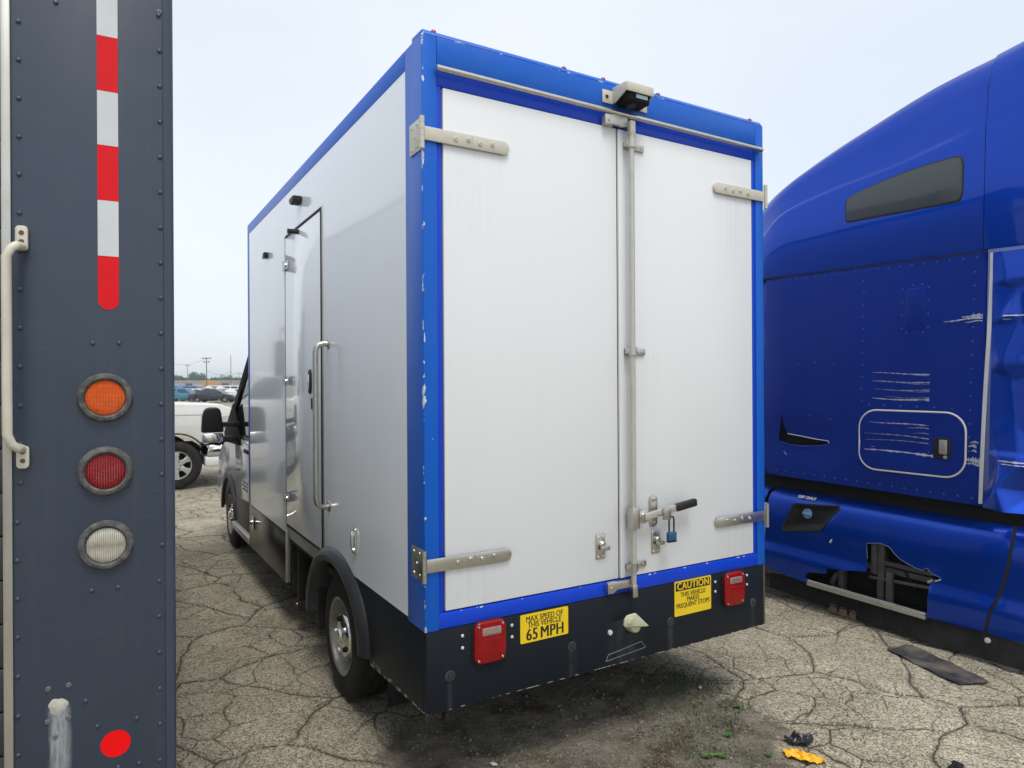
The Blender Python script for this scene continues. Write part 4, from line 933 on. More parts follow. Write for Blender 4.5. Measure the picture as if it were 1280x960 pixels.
# grab handle
gh = B().tube([(-0.355, -0.012, 2.108), (-0.362, -0.045, 2.104), (-0.372, -0.052, 2.096), (-0.381, -0.054, 2.075), (-0.381, -0.054, 1.9), (-0.381, -0.054, 1.75), (-0.381, -0.054, 1.625), (-0.373, -0.052, 1.600), (-0.362, -0.045, 1.590), (-0.357, -0.012, 1.585)], 0.0115, 12).build('grab_handle', M['cream_paint'], LT)
for z0, z1 in ((2.098, 2.163), (1.533, 1.592)):
    B().prism(rounded(-0.369, -0.341, z0, z1, 0.010), 'y', -0.013, -0.0004, bev=0.003).build('bracket', M['cream_paint'], gh)
    for z in ((z0 + z1) / 2 - 0.009, (z0 + z1) / 2 + 0.014): B().lathe([(0.0062, 0), (0.0056, 0.002), (0.003, 0.0025), (0, 0.001)], (-0.355, -0.013, z), (0, -1, 0), 10).build('bolt', pbr('rusty_bolt', (0.12, 0.07, 0.05), 0.6), gh)
# red dot sticker
B().lathe([(0.036, 0), (0.036, 0.0008), (0, 0.0008)], (-0.150, -0.0004, 0.766), (0, -1, 0), 36).build('dot_sticker', pbr('dot_red', (0.85, 0.004, 0.005), 0.6, spec=0.15, var=0.05, vscale=30), LT)

# ================================================================ BLUE SLEEPER TRACTOR ON THE RIGHT
TR = empty('semi_tractor', 'dark blue sleeper tractor unit with torn side fairing and scratched side, at the right', 'truck', (3.643, -0.436, 0), (radians(1.3556), 0, radians(2.178)))
tbm = pbr('tractor_blue', (0.003, 0.048, 0.400), 0.30, metal=0.62, coat=0.5, var=0.05, dirt=0.04, dcol=(0.03, 0.035, 0.06), wave=0.006, wscale=1.6, flake=0.35, spec=0.06, rvar=0.05)
tbs = pbr('tractor_blue_riveted', (0.002, 0.030, 0.300), 0.30, metal=0.50, coat=0.5, var=0.06, dirt=0.06, dcol=(0.03, 0.035, 0.06), wave=0.010, wscale=2.2, spec=0.05, rvar=0.06)
TWD = 2.36
# roof cap: side rises from the seam, folds in along a raised crease and rounds over the top
ZTAB = [(-0.6, 3.93), (-0.045, 3.853), (0.133, 3.815), (0.287, 3.790), (0.465, 3.752), (0.65, 3.698), (0.894, 3.617), (1.108, 3.548), (1.319, 3.470), (1.543, 3.378), (1.769, 3.270), (2.2, 3.02), (2.6, 2.74), (2.75, 2.62)]
BTAB = [(-0.6, 3.46), (0.1, 3.37), (0.311, 3.318), (0.491, 3.282), (0.677, 3.245), (0.836, 3.221), (1.098, 3.187), (1.406, 3.128), (1.56, 3.085), (1.648, 3.04), (1.75, 2.95), (2.3, 2.65), (2.75, 2.45)]
def front_in(s): return 0.0 if s < 1.52 else 0.55 * (s - 1.52) ** 2
def cap_sec(s):
    fi = front_in(s); zt, zb = lerp_tab(ZTAB, s), lerp_tab(BTAB, s); zt += (zt - 1.745) / 4.77 * (0.03 + fi); zb = min(zb, zt - 0.05); z0 = 2.566
    k = max(0.0, min(1.0, (s - 0.15) / 0.5))
    z0 = min(z0, zb - 0.06)
    p = [(0.0, z0), (-0.006, z0 + 0.012), (-0.008, (z0 + zb) / 2), (-0.006, zb - 0.03), (0.004, zb - 0.004), (0.004 + 0.040 * k, zb + 0.010), (0.008 + 0.046 * k, zb + 0.030),
         (0.030 + 0.030 * k, zb + (zt - zb) * 0.55), (0.075 + 0.015 * k, zb + (zt - zb) * 0.80), (0.125, zt - 0.028), (0.19, zt), (0.30, zt + 0.018), (0.6, zt + 0.05), (TWD / 2, zt + 0.07)]
    p = [(x + fi, z) for x, z in p]
    return p + [(TWD - x, z) for x, z in p[-2::-1]]
ss = [0.105, 0.18] + [0.25 + 0.075 * k for k in range(34)]
secs = [cap_sec(s) for s in ss]
cap = B().grid(lambda i, j: (secs[int(i)][int(j)][0], ss[int(i)], secs[int(i)][int(j)][1]), list(range(len(ss))), list(range(27)))
cap = cap.build('roof_cap', tbm, TR, ang=50, recalc=True)
ss2 = [-0.55 + 0.0555 * k for k in range(12)] + [0.088, 0.0985]
secs2 = [[(x - 0.004, z + 0.004) for x, z in cap_sec(s)] for s in ss2]
B().grid(lambda i, j: (secs2[int(i)][int(j)][0], ss2[int(i)], secs2[int(i)][int(j)][1]), list(range(len(ss2))), list(range(27)), 0.004).build('roof_fairing', tbm, TR, ang=50, recalc=True)
# tinted window
wpoly = [(1.012, 2.925), (1.016, 3.045), (1.0, 3.075), (0.917, 3.107), (0.76, 3.142), (0.605, 3.167), (0.44, 3.184), (0.275, 3.192), (0.245, 3.180), (0.232, 3.14), (0.232, 2.965), (0.245, 2.918), (0.27, 2.908), (0.99, 2.908)]
def sc_poly(P, d):
    cx = sum(p[0] for p in P) / len(P); cz = sum(p[1] for p in P) / len(P)
    return [(cx + (p[0] - cx) * (1 + d / 0.39), cz + (p[1] - cz) * (1 + d / 0.13)) for p in P]
wg = B().prism(sc_poly(wpoly, 0.010), 'x', -0.0095, 0.02, bev=0.002).build('window_seal', M['gasket'], TR)
B().prism(wpoly, 'x', -0.0125, -0.0098, bev=0.001).build('pane', pbr('grey_pane', (0.055, 0.068, 0.075), 0.16, var=0.06, vscale=3, spec=0.5), wg)
# riveted sleeper side with the gash torn through it
gash = [(1.545, 1.47), (1.532, 1.36), (1.50, 1.300), (1.40, 1.290), (1.25, 1.276), (1.145, 1.272), (1.134, 1.255), (1.20, 1.232), (1.35, 1.214), (1.47, 1.212), (1.54, 1.225), (1.585, 1.245), (1.575, 1.30)]
dent_c = (1.40, 1.30)
def side_fn(s, z):
    x = front_in(s)
    d = sqrt(((s - dent_c[0]) / 0.30) ** 2 + ((z - 1.26) / 0.16) ** 2); x += 0.028 * math.exp(-d * d)
    d2 = sqrt(((s - 1.28) / 0.14) ** 2 + ((z - 1.75) / 0.40) ** 2); x += 0.010 * math.exp(-d2 * d2)
    d3 = sqrt(((s - 0.60) / 0.30) ** 2 + ((z - 1.27) / 0.035) ** 2); x += 0.012 * math.exp(-d3 * d3)
    x += 0.004 * noise.noise(Vector((s * 2.3, z * 2.3, 0.3)))
    return (x, s, z)
B().cdt([(0.085, 0.957), (0.085, 2.556), (1.72, 2.552), (1.76, 2.50), (1.76, 0.957)], [gash], side_fn, 0.045).build('sleeper_side', tbs, TR, ang=60)
B().box(0.06, 0.08, 0.09, 1.80, 0.96, 2.62).build('inner_wall', M['dark_gap'], TR)
B().box(TWD - 0.02, TWD, 0.085, 1.76, 0.957, 2.56).build('sleeper_side', tbs, TR)
B().box(0.02, TWD - 0.02, 0.086, 0.11, 0.957, 3.6).build('rear_wall', tbs, TR)
# bare metal lips round the gash
bare = pbr('bare_metal', (0.62, 0.64, 0.68), 0.35, metal=0.7, var=0.2, vscale=60)
B().tube([(side_fn(s, z)[0] - 0.002, s, z) for s, z in [(1.50, 1.300), (1.40, 1.291), (1.25, 1.277), (1.145, 1.273), (1.134, 1.256)]], 0.0035, 6).build('torn_edge', bare, TR)
B().tube([(side_fn(s, z)[0] - 0.004, s, z) for s, z in [(1.145, 1.248), (1.20, 1.231), (1.35, 1.213), (1.47, 1.211), (1.56, 1.232)]], 0.004, 6).build('torn_edge', tbm, TR)
# seam line between cap and side
B().box(-0.003, 0.03, 0.09, 1.72, 2.5565, 2.5645).build('seam', M['gasket'], TR)
# small raised access plate
ap = B().prism(rounded(0.448, 0.580, 2.087, 2.373, 0.022), 'x', -0.006, 0.003, bev=0.004).build('access_plate', tbs, TR)
trv = B().lathe([(0.0066, 0), (0.0056, 0.0032), (0.003, 0.0048), (0, 0.0052)], (0, 0, 0), (-1, 0, 0), 8).build('rivet', pbr('rivet_glint_blue', (0.05, 0.11, 0.42), 0.32, metal=0.5), TR)  # paler than the side paint; sky glints put into the rivets' colour
trv.location = (0, 0.60, 2.10)
R_ = [(0.60, 2.10 + 0.09 * k) for k in range(1, 4)] + [(0.428, 2.10 + 0.09 * k) for k in range(4)] + [(0.47, 2.392), (0.53, 2.392), (0.57, 2.07), (0.46, 2.07)]
R_ += [(0.875 + 0.006 * (k % 3 == 0), 2.46 - 0.087 * k) for k in range(11)]
R_ += [(0.150 + 0.0012 * k, 2.44 - 0.088 * k) for k in range(15)]
R_ += [(0.14 + 0.08 * k, 2.53) for k in range(19)] + [(0.14 + 0.085 * k, 1.00) for k in range(18)] + [(0.27 + 0.11 * k, 1.565) for k in range(6)]
R_ += [(1.40, 1.86), (1.26, 1.87), (1.10, 1.86), (1.30, 1.46), (1.12, 1.44)]
for s, z in R_:
    if any(abs(s - a[0]) < 1e-6 and abs(z - a[1]) < 1e-6 for a in [(0.60, 2.10)]): continue
    link_copy(trv, TR, (side_fn(s, z)[0] - 0.0005, s, z))
# luggage door: pale seal bead, panel edge, paddle handle
dp = rounded(0.182, 0.888, 1.108, 1.532, 0.125, 8)
dpp = []
for s, z in dp:                                                      # the panel is racked: its front edge sits lower at the bottom
    k = (s - 0.18) / 0.7; dpp.append((s, z + 0.012 * (0.5 - k)))
ld = B().cdt(sc_poly(dpp, -0.004), [], lambda s, z: (side_fn(s, z)[0] - 0.007, s, z), 0.05, 0.004).build('luggage_door', tbs, TR, ang=60)
B().tube([(side_fn(s, z)[0] - 0.006, s, z) for s, z in dpp], 0.0065, 8, closed=True).build('door_bead', pbr('bead', (0.66, 0.62, 0.55), 0.45, var=0.1), ld)
hp = B().prism(rounded(0.268, 0.378, 1.225, 1.370, 0.022), 'x', -0.014, -0.004, bev=0.004).build('door_handle', M['black_plastic'], ld)
B().prism(rounded(0.286, 0.335, 1.262, 1.356, 0.008), 'x', -0.024, -0.0145, bev=0.003).build('paddle', M['aluminium'], hp)
B().lathe([(0.013, 0), (0.012, 0.006), (0, 0.008)], (-0.014, 0.298, 1.243), (-1, 0, 0), 12).build('key_lock', M['aluminium'], hp)
# scrape marks: thin bare streaks
def scrape(s0, s1, z, th, m=bare, slope=0.0, off=0.0035, name='scrape_mark'):
    n = 26; rnd = random.Random(int(z * 1000 + s0 * 77)); pts0 = []; pts1 = []
    for k in range(n + 1):
        t = k / n; s = s0 + (s1 - s0) * t; zc = z + slope * t + 0.004 * sin(t * 5 + z * 9)
        w = th * (0.15 + 0.85 * (1 - t) ** 0.6) * (0.35 + 0.9 * rnd.random()) * (0.3 if rnd.random() < 0.15 else 1)
        pts0.append((s, zc - w / 2)); pts1.append((s, zc + w / 2))
    B().grid(lambda i, j: (side_fn(*( (pts0, pts1)[int(j)][int(i)] ))[0] - off, *((pts0, pts1)[int(j)][int(i)])), list(range(n + 1)), [0, 1], 0.0012).build(name, m, TR)
for z, th, a, sl in ((1.787, 0.010, 0.80, 0.006), (1.779, 0.004, 0.56, 0.01), (1.732, 0.009, 0.80, 0.0), (1.722, 0.003, 0.60, 0.0), (1.679, 0.005, 0.79, -0.005), (1.668, 0.004, 0.6, 0.005), (1.612, 0.016, 0.80, 0.0), (1.626, 0.003, 0.7, 0.0)):
    scrape(0.411, a, z, th, slope=sl)
for z, th, a, sl in ((1.440, 0.012, 0.81, 0.006), (1.420, 0.006, 0.55, 0.004), (1.386, 0.004, 0.52, 0.0), (1.355, 0.006, 0.85, 0.01), (1.325, 0.004, 0.84, -0.006), (1.268, 0.008, 0.80, 0.0)):
    scrape(0.405, a, z, th, slope=sl, off=0.0125)
scrape(0.34, 0.85, 1.245, 0.020, slope=0.0, off=0.0125)
scrape(0.80, 0.40, 1.262, 0.022, m=M['dark_gap'], off=0.0122, name='crease')
scrape(0.10, 0.33, 2.145, 0.016, slope=-0.010); scrape(0.10, 0.22, 2.160, 0.020); scrape(0.10, 0.20, 2.125, 0.010)
scrape(0.09, 0.20, 1.238, 0.05); scrape(0.10, 0.18, 1.215, 0.02); scrape(0.12, 0.17, 1.33, 0.025); scrape(0.11, 0.16, 1.355, 0.02); scrape(0.12, 0.15, 1.30, 0.02)
scrape(1.50, 1.53, 1.135, 0.008, slope=0.02)
# pale trim strip and the crumpled side extender behind it
B().grid(lambda t, k: (-0.010 + 0.004 * sin(t * 9), 0.052 + 0.020 * k + 0.012 * sin(t * 4.2 + 0.5) * (1 - t) - 0.010 * t + 0.022 * (1 - t), 0.972 + 1.575 * t), [i / 40 for i in range(41)], [0, 1], 0.006).build('trim_strip', pbr('trim_alu', (0.72, 0.73, 0.70), 0.4, metal=0.3, var=0.08, dirt=0.3, dcol=(0.3, 0.3, 0.3), dscale=12), TR, recalc=True)
def seg_d(p, a, b_):
    ax, ay = b_[0] - a[0], b_[1] - a[1]; t = max(0, min(1, ((p[0] - a[0]) * ax + (p[1] - a[1]) * ay) / (ax * ax + ay * ay)))
    return math.hypot(p[0] - a[0] - ax * t, p[1] - a[1] - ay * t)
# control points (s, z, outward bulge) of the buckled sheet; facets between them give the sharp creases
XP = [(0.045, 0.965, 0.05), (-0.10, 0.962, 0.10), (-0.24, 0.96, 0.05), (-0.40, 0.96, 0.10), (-0.54, 0.965, 0.04),
      (0.045, 1.12, 0.00), (-0.035, 1.10, 0.075), (-0.13, 1.245, 0.055), (-0.20, 1.08, 0.00), (-0.33, 1.22, 0.05), (-0.54, 1.20, 0.01),
      (0.045, 1.262, 0.00), (-0.03, 1.265, 0.035), (-0.30, 1.275, 0.012), (-0.54, 1.27, 0.03), (0.045, 1.52, 0.00), (-0.09, 1.50, 0.006), (-0.30, 1.55, 0.0), (-0.54, 1.5, 0.01),
      (0.045, 1.80, 0.00), (-0.018, 1.86, 0.035), (-0.08, 1.75, 0.004), (-0.30, 1.85, 0.006), (-0.54, 1.8, 0.0), (0.045, 2.10, 0.0), (-0.005, 2.15, 0.018), (-0.065, 2.14, 0.052), (-0.105, 2.12, 0.008), (-0.30, 2.14, 0.022), (-0.54, 2.13, 0.03),
      (0.045, 2.35, 0.0), (-0.03, 2.36, 0.038), (-0.09, 2.30, 0.004), (-0.25, 2.40, 0.0), (-0.54, 2.35, 0.01), (0.045, 2.555, 0.0), (0.005, 2.555, 0.012), (-0.10, 2.565, 0.0), (-0.30, 2.57, 0.0), (-0.54, 2.575, 0.0)]
_v, _e, XF, *_ = delaunay_2d_cdt([Vector((a, b_)) for a, b_, c_ in XP], [], [], 0, 1e-6)
XH = [next(c_ for a, b_, c_ in XP if abs(a - v.x) < 1e-4 and abs(b_ - v.y) < 1e-4) for v in _v]
def ext_fn(s, z):
    for f in XF:
        a, b_, c_ = (_v[k] for k in f[:3]); d = (b_.y - c_.y) * (a.x - c_.x) + (c_.x - b_.x) * (a.y - c_.y)
        if abs(d) < 1e-9: continue
        u = ((b_.y - c_.y) * (s - c_.x) + (c_.x - b_.x) * (z - c_.y)) / d; w = ((c_.y - a.y) * (s - c_.x) + (a.x - c_.x) * (z - c_.y)) / d
        if u >= -1e-4 and w >= -1e-4 and u + w <= 1.0001:
            return (-0.012 - (1.5 if z < 1.3 else 0.9) * (u * XH[f[0]] + w * XH[f[1]] + (1 - u - w) * XH[f[2]]) - 0.003 * noise.noise(Vector((s * 9, z * 9, 2))), s, z)
    return (-0.012, s, z)
eg = B().grid(ext_fn, [0.045 - 0.0143 * k for k in range(41)], [0.966 + 0.0158 * k for k in range(101)])
for _ in range(1): bmesh.ops.smooth_vert(eg.bm, verts=eg.bm.verts, factor=0.25, use_axis_x=True, use_axis_y=False, use_axis_z=False)
thicken(eg.bm, 0.004)
eg.build('side_extender', tbm, TR, ang=70, recalc=True)
def ext_scrape(s0, s1, z, th):
    n = 20; rnd = random.Random(int(z * 999)); W_ = [th * (0.3 + rnd.random()) for _ in range(n + 1)]
    B().grid(lambda i, j: (lambda p: (p[0] - 0.006, p[1], p[2]))(ext_fn(s0 + (s1 - s0) * i / n, z + (j - 0.5) * W_[int(i)])), list(range(n + 1)), [0, 1], 0.001).build('scrape_mark', bare, TR)
ext_scrape(-0.03, -0.5, 2.147, 0.008); ext_scrape(-0.03, -0.07, 2.125, 0.006); ext_scrape(-0.03, -0.5, 1.262, 0.012); ext_scrape(-0.05, -0.25, 1.245, 0.006)
B().box(-0.075, -0.05, -0.19, -0.112, 0.975, 1.02, bev=0.003).build('plate', M['white_screw'], TR)
B().box(-0.077, -0.0755, -0.185, -0.122, 0.982, 1.013).build('plate', M['gasket'], TR)
# chassis fairings
def fair_x(z):
    return lerp_tab([(0.10, -0.060), (0.19, -0.072), (0.30, -0.080), (0.355, -0.078), (0.385, -0.064), (0.405, -0.048), (0.45, -0.046), (0.60, -0.042), (0.70, -0.030), (0.76, -0.010), (0.805, 0.025), (0.84, 0.075), (0.862, 0.14), (0.872, 0.22)], z)
def fair_fn(s, z):
    x = fair_x(z) + (0.0 if s < 1.5 else 0.35 * (s - 1.5) ** 2)
    x += 0.010 * math.exp(-((s - 0.35) / 0.12) ** 2 - ((z - 0.42) / 0.1) ** 2) + 0.003 * noise.noise(Vector((s * 2, z * 3, 9)))
    return (x, s, z)
hole = [(0.800, 0.572), (0.745, 0.588), (0.697, 0.592), (0.650, 0.586), (0.624, 0.572), (0.600, 0.548), (0.557, 0.514), (0.51, 0.492), (0.45, 0.474), (0.41, 0.470), (0.40, 0.488), (0.385, 0.492), (0.360, 0.468), (0.305, 0.456), (0.312, 0.43), (0.345, 0.41), (0.362, 0.40), (0.363, 0.30), (0.363, 0.19), (0.60, 0.188), (0.95, 0.187), (1.235, 0.187), (1.262, 0.225), (1.232, 0.262), (1.085, 0.286), (1.076, 0.330), (0.95, 0.345), (0.785, 0.378), (0.79, 0.47)]
recess = [(1.395, 0.755), (1.045, 0.790), (1.035, 0.772), (1.150, 0.600), (1.165, 0.592), (1.478, 0.528), (1.490, 0.545), (1.405, 0.745)]
seamL = [(0.035, 0.872), (-0.010, 0.862), (-0.062, 0.84), (-0.078, 0.78), (-0.080, 0.70), (-0.070, 0.60), (-0.045, 0.48), (-0.018, 0.40), (0.01, 0.30), (0.030, 0.19)]
outer = seamL + [(0.363, 0.176), (1.30, 0.176), (1.55, 0.20), (1.66, 0.22), (1.655, 0.50), (1.65, 0.80), (1.62, 0.872)]
fr1 = B().cdt(outer, [hole, recess], fair_fn, 0.035, 0.005).build('chassis_fairing', tbm, TR, ang=55)
seamR = [(s - 0.022, z) for s, z in seamL]
B().cdt(seamR[::-1] + [(-0.55, 0.872), (-0.55, 0.19)], [], lambda s, z: (fair_fn(s, z)[0] - 0.004, s, z), 0.04, 0.005).build('chassis_fairing', tbm, TR, ang=55)
B().cdt([(1.69, 0.22), (1.69, 0.872), (2.9, 0.872), (2.9, 0.22)], [], lambda s, z: (fair_x(z) + 0.02, s, z), 0.06, 0.005).build('chassis_fairing', tbm, TR, ang=55)
B().grid(lambda i, k: (fair_fn(seamL[int(i)][0] - 0.011, seamL[int(i)][1])[0] + 0.006, seamL[int(i)][0] - 0.011 + (0.012 if k else -0.012), seamL[int(i)][1]), list(range(len(seamL))), [0, 1], 0.004).build('fairing_seam', M['gasket'], TR)
B().box(0.10, 0.14, -0.5, 2.8, 0.80, 0.955).box(0.10, 0.13, 0.1, 1.65, 0.15, 0.8).build('frame_panel', M['dark_gap'], TR)
B().box(0.02, 0.06, 1.64, 1.70, 0.35, 0.6, bev=0.01).build('bracket', M['black_plastic'], TR)
# filler recess with blue cap
B().cdt(recess, [], lambda s, z: (fair_x(z) + 0.045 * min(1, min(seg_d((s, z), recess[i], recess[i - 1]) for i in range(len(recess))) / 0.03), s, z), 0.02, 0.003).build('filler_recess', M['black_plastic'], TR, ang=60)
B().tube([(fair_x(z) - 0.003, s, z) for s, z in recess], 0.007, 8, closed=True).build('recess_rim', M['black_plastic'], TR)
fc = B().lathe([(0.040, 0), (0.040, 0.022), (0.034, 0.030), (0, 0.031)], (0.028, 1.305, 0.690), (-1, 0, 0), 24).box(-0.014, -0.002, 1.272, 1.338, 0.684, 0.697, bev=0.003).build('filler_cap', pbr('filler_blue', (0.20, 0.36, 0.55), 0.4), TR)
B().prism([(1.318, 0.618), (1.298, 0.618), (1.308, 0.640)], 'x', 0.012, 0.016).box(0.010, 0.016, 1.29, 1.325, 0.590, 0.602).build('warning_mark', M['white_screw'], TR)
text('lettering', 'DEF ONLY', M['white_screw'], TR, (fair_x(0.80) - 0.004, 1.315, 0.812), 0.033, 1.0, rot=(radians(90 - 38), 0, radians(-90)), bold=0.001)
# what the torn fairing lays bare
for loop_ in ([(0.79, 0.47), (0.797, 0.53), (0.800, 0.572), (0.745, 0.588), (0.697, 0.592), (0.650, 0.586), (0.624, 0.572), (0.600, 0.548), (0.557, 0.514), (0.51, 0.492), (0.45, 0.474), (0.41, 0.470), (0.40, 0.488), (0.385, 0.492), (0.360, 0.468), (0.305, 0.456), (0.312, 0.43), (0.345, 0.41), (0.362, 0.40)],):
    rj = random.Random(9); B().tube([(fair_fn(a, b_)[0] - 0.001, a + rj.uniform(-0.003, 0.003), b_ + rj.uniform(-0.004, 0.004)) for a, b_ in loop_], 0.0028, 6).build('torn_edge', pbr('torn_fibreglass', (0.10, 0.13, 0.22), 0.7, var=0.4, vscale=40), TR)
B().lathe([(0.0, 0.0), (0.20, 0.02), (0.22, 0.06), (0.22, 1.04), (0.20, 1.08), (0, 1.10)], (0.36, 0.30, 0.42), (0, 1, 0), 28).build('fuel_tank', pbr('tank_alu', (0.10, 0.10, 0.10), 0.5, metal=0.5, dirt=0.6, dcol=(0.05, 0.045, 0.04)), TR)
for q_ in ([(0.06, 0.32, 0.36), (0.03, 0.42, 0.30), (0.05, 0.55, 0.28), (0.08, 0.66, 0.33)], [(0.05, 0.80, 0.42), (0.02, 0.86, 0.33), (0.04, 0.95, 0.27), (0.07, 1.1, 0.25)], [(0.02, 0.60, 0.52), (-0.01, 0.55, 0.44), (0.01, 0.50, 0.34), (0.05, 0.47, 0.24)]):
    B().tube(q_, 0.009, 8).build('hose', M['matt_black'], TR)
ib = B()
ib.box(0.0, 0.05, 0.30, 1.20, 0.385, 0.425, bev=0.006); ib.box(-0.02, 0.05, 0.685, 0.735, 0.20, 0.60, bev=0.006); ib.box(-0.03, 0.02, 0.735, 0.775, 0.36, 0.58, bev=0.008)
ib.box(-0.03, 0.03, 0.98, 1.02, 0.19, 0.33, bev=0.006); ib.prism([(1.02, 0.30), (1.05, 0.30), (1.10, 0.20), (1.06, 0.20)], 'x', -0.03, 0.02, bev=0.004)
ib.box(-0.02, 0.03, 0.36, 0.70, 0.44, 0.47, bev=0.004); ib.box(-0.04, 0.0, 0.62, 0.66, 0.21, 0.40, bev=0.004); ib.cyl((-0.01, 0.79, 0.33), (-0.01, 0.35, 0.36), 0.012, 8)
ib.build('fairing_bracket', pbr('bracket_grey', (0.045, 0.045, 0.047), 0.55, var=0.3, dirt=0.5, dcol=(0.12, 0.11, 0.10), dscale=12), TR)
stp = B().prism([(-0.085, 0.186), (-0.085, 0.205), (-0.06, 0.214), (0.05, 0.214), (0.05, 0.186)], 'y', 0.37, 1.235, bev=0.003).build('step_bar', M['chrome'], TR)
B().box(-0.087, -0.02, 0.37, 1.24, 0.160, 0.1845, bev=0.004).build('step_underside', M['aluminium'], stp)
B().cdt([(-0.55, 0.185), (0.36, 0.187), (0.80, 0.155), (1.64, 0.14), (1.64, 0.02), (0.8, -0.01), (-0.1, 0.03), (-0.55, 0.05)], [], lambda s, z: (-0.055 - 0.03 * (0.19 - z) / 0.19 + 0.012 * sin(s * 6) + (0.10 * min(1, max(0, (s - 0.35) / 0.6))), s, z), 0.05, 0.008).build('rubber_flap', M['rubber'], TR, ang=60)
for s, z in ((0.007, 0.141), (-0.118, 0.153), (-0.243, 0.16)):
    B().lathe([(0.020, 0), (0.018, 0.006), (0.009, 0.008), (0, 0.011)], (-0.066, s, z), (-1, 0, 0), 14).build('bolt', M['white_screw'], TR)
B().prism([(0.330, 0.430), (0.295, 0.448), (0.290, 0.440), (0.325, 0.42)], 'x', -0.056, -0.048, bev=0.001).prism([(0.375, 0.415), (0.345, 0.432), (0.34, 0.425), (0.37, 0.40)], 'x', -0.060, -0.05, bev=0.001).build('chipped_edge', bare, TR)
B().prism([(1.085, 0.520), (1.070, 0.545), (1.060, 0.540), (1.072, 0.515)], 'x', fair_x(0.53) - 0.005, fair_x(0.53) + 0.002).build('paint_chip', M['white_screw'], TR)
# cab ahead of the sleeper
cabp = [(1.77, 0.90), (1.77, 2.50), (2.25, 2.55), (2.75, 2.40), (3.25, 1.75), (3.35, 0.90)]
B().prism(cabp, 'x', 0.10, TWD - 0.10, bev=0.05, seg=3).build('cab_shell', tbm, TR)
B().prism([(2.05, 1.75), (2.05, 2.32), (2.55, 2.32), (2.95, 1.85), (2.95, 1.75)], 'x', 0.094, 0.101, bev=0.002).build('side_window', M['window'], TR)
B().cdt([(0.3, 0.05), (TWD - 0.3, 0.05), (TWD - 0.35, 0.95), (0.35, 0.95)], [], lambda x, t: (x, 3.262 - 0.49 * t, 1.77 + 0.63 * t), 0.3, 0.004).build('windscreen', M['window'], TR)
hoodp = [(3.36, 0.75), (3.36, 1.72), (4.9, 1.50), (5.25, 1.25), (5.3, 0.5), (5.15, 0.45), (5.02, 0.5)] + [(4.45 + 0.60 * cos(radians(a)), 0.42 + 0.60 * sin(radians(a))) for a in range(10, 171, 20)] + [(3.86, 0.5)]
B().prism(hoodp, 'x', 0.12, TWD - 0.12, bev=0.08, seg=3).build('hood', tbm, TR)
B().box(0.15, TWD - 0.15, 5.25, 5.34, 0.2, 0.6, bev=0.03).build('front_bumper', M['black_plastic'], TR)
rails = B()
for x in (0.75, 1.53): rails.box(x, x + 0.09, -0.55, 5.0, 0.55, 0.82)
rails.box(0.3, 2.06, 0.3, 1.5, 0.3, 0.75, bev=0.05); rails.build('chassis_rails', M['underbody'], TR)
for x, s in ((0.30, -1), (TWD - 0.30, 1)): wheel(TR, (x, 4.45, 0.395), 0.50, 0.28, s, M['steel_wheel'])
for x, s in ((0.35, -1), (TWD - 0.35, 1)): wheel(TR, (x, -1.4, 0.535), 0.50, 0.5, s, M['steel_wheel'])

# ================================================================ BACKGROUND
# white pickup beyond the gap
PK = empty('pickup_truck', 'white pickup truck with chrome bumper beyond the box van mirror', 'pickup truck', (-0.07, 10.22, 0), (0, 0, radians(0)))
pkm = pbr('pickup_white', (0.74, 0.73, 0.70), 0.22, coat=0.6, var=0.02, dirt=0.2, dcol=(0.45, 0.43, 0.40))
pp = [(0.93, 0.70), (0.99, 0.80), (0.99, 1.16), (0.92, 1.34), (0.70, 1.42), (-0.30, 1.47), (-0.62, 1.48), (-4.75, 1.46), (-4.78, 0.65), (-4.2, 0.56)]
pp += [(-3.70 + 0.47 * cos(radians(a)), 0.50 + 0.46 * sin(radians(a))) for a in range(170, 9, -20)] + [(-3.15, 0.44), (-0.55, 0.44)]
pp += [(0.0 + 0.47 * cos(radians(a)), 0.48 + 0.46 * sin(radians(a))) for a in range(170, 29, -16)] + [(0.50, 0.70)]
body = B().prism(pp, 'y', 0.0, 1.95, bev=0.045, seg=3).build('body', pkm, PK)
B().box(-4.0, 0.4, 0.35, 1.60, 0.40, 0.7).build('chassis', M['underbody'], PK)
cb = bmesh.new(); cpts = [(-0.60, 1.43, 0.10), (-1.25, 2.0, 0.22), (-2.65, 2.0, 0.22), (-2.95, 1.43, 0.10)]
A0 = [cb.verts.new((x, i_, z)) for x, z, i_ in cpts]; A1 = [cb.verts.new((x, 1.95 - i_, z)) for x, z, i_ in cpts]
cb.faces.new(A0); cb.faces.new(A1[::-1])
for i in range(4): cb.faces.new((A0[i], A0[(i + 1) % 4], A1[(i + 1) % 4], A1[i]))
bmesh.ops.recalc_face_normals(cb, faces=cb.faces); bmesh.ops.bevel(cb, geom=cb.edges[:], offset=0.05, segments=3, affect='EDGES')
bb = B(); bb._add(cb); bb.build('cabin', pkm, PK)
for a, b_ in ((-0.90, -1.70), (-1.78, -2.62)):
    B().cdt([(a, 1.50), (b_, 1.50), (b_ + 0.02, 1.90), (a - (0.40 if a > -1 else 0), 1.90)], [], lambda x, z: (x, 0.10 + (z - 1.43) / 0.57 * 0.12 - 0.006, z), 0.3, 0.004).build('side_window', M['window'], PK)
B().cdt([(0.22, 0.06), (1.73, 0.06), (1.66, 0.9), (0.29, 0.9)], [], lambda y, t: (-0.60 - 0.65 * t + 0.012, y, 1.445 + 0.57 * t), 0.3, 0.004).build('windscreen', M['window'], PK)
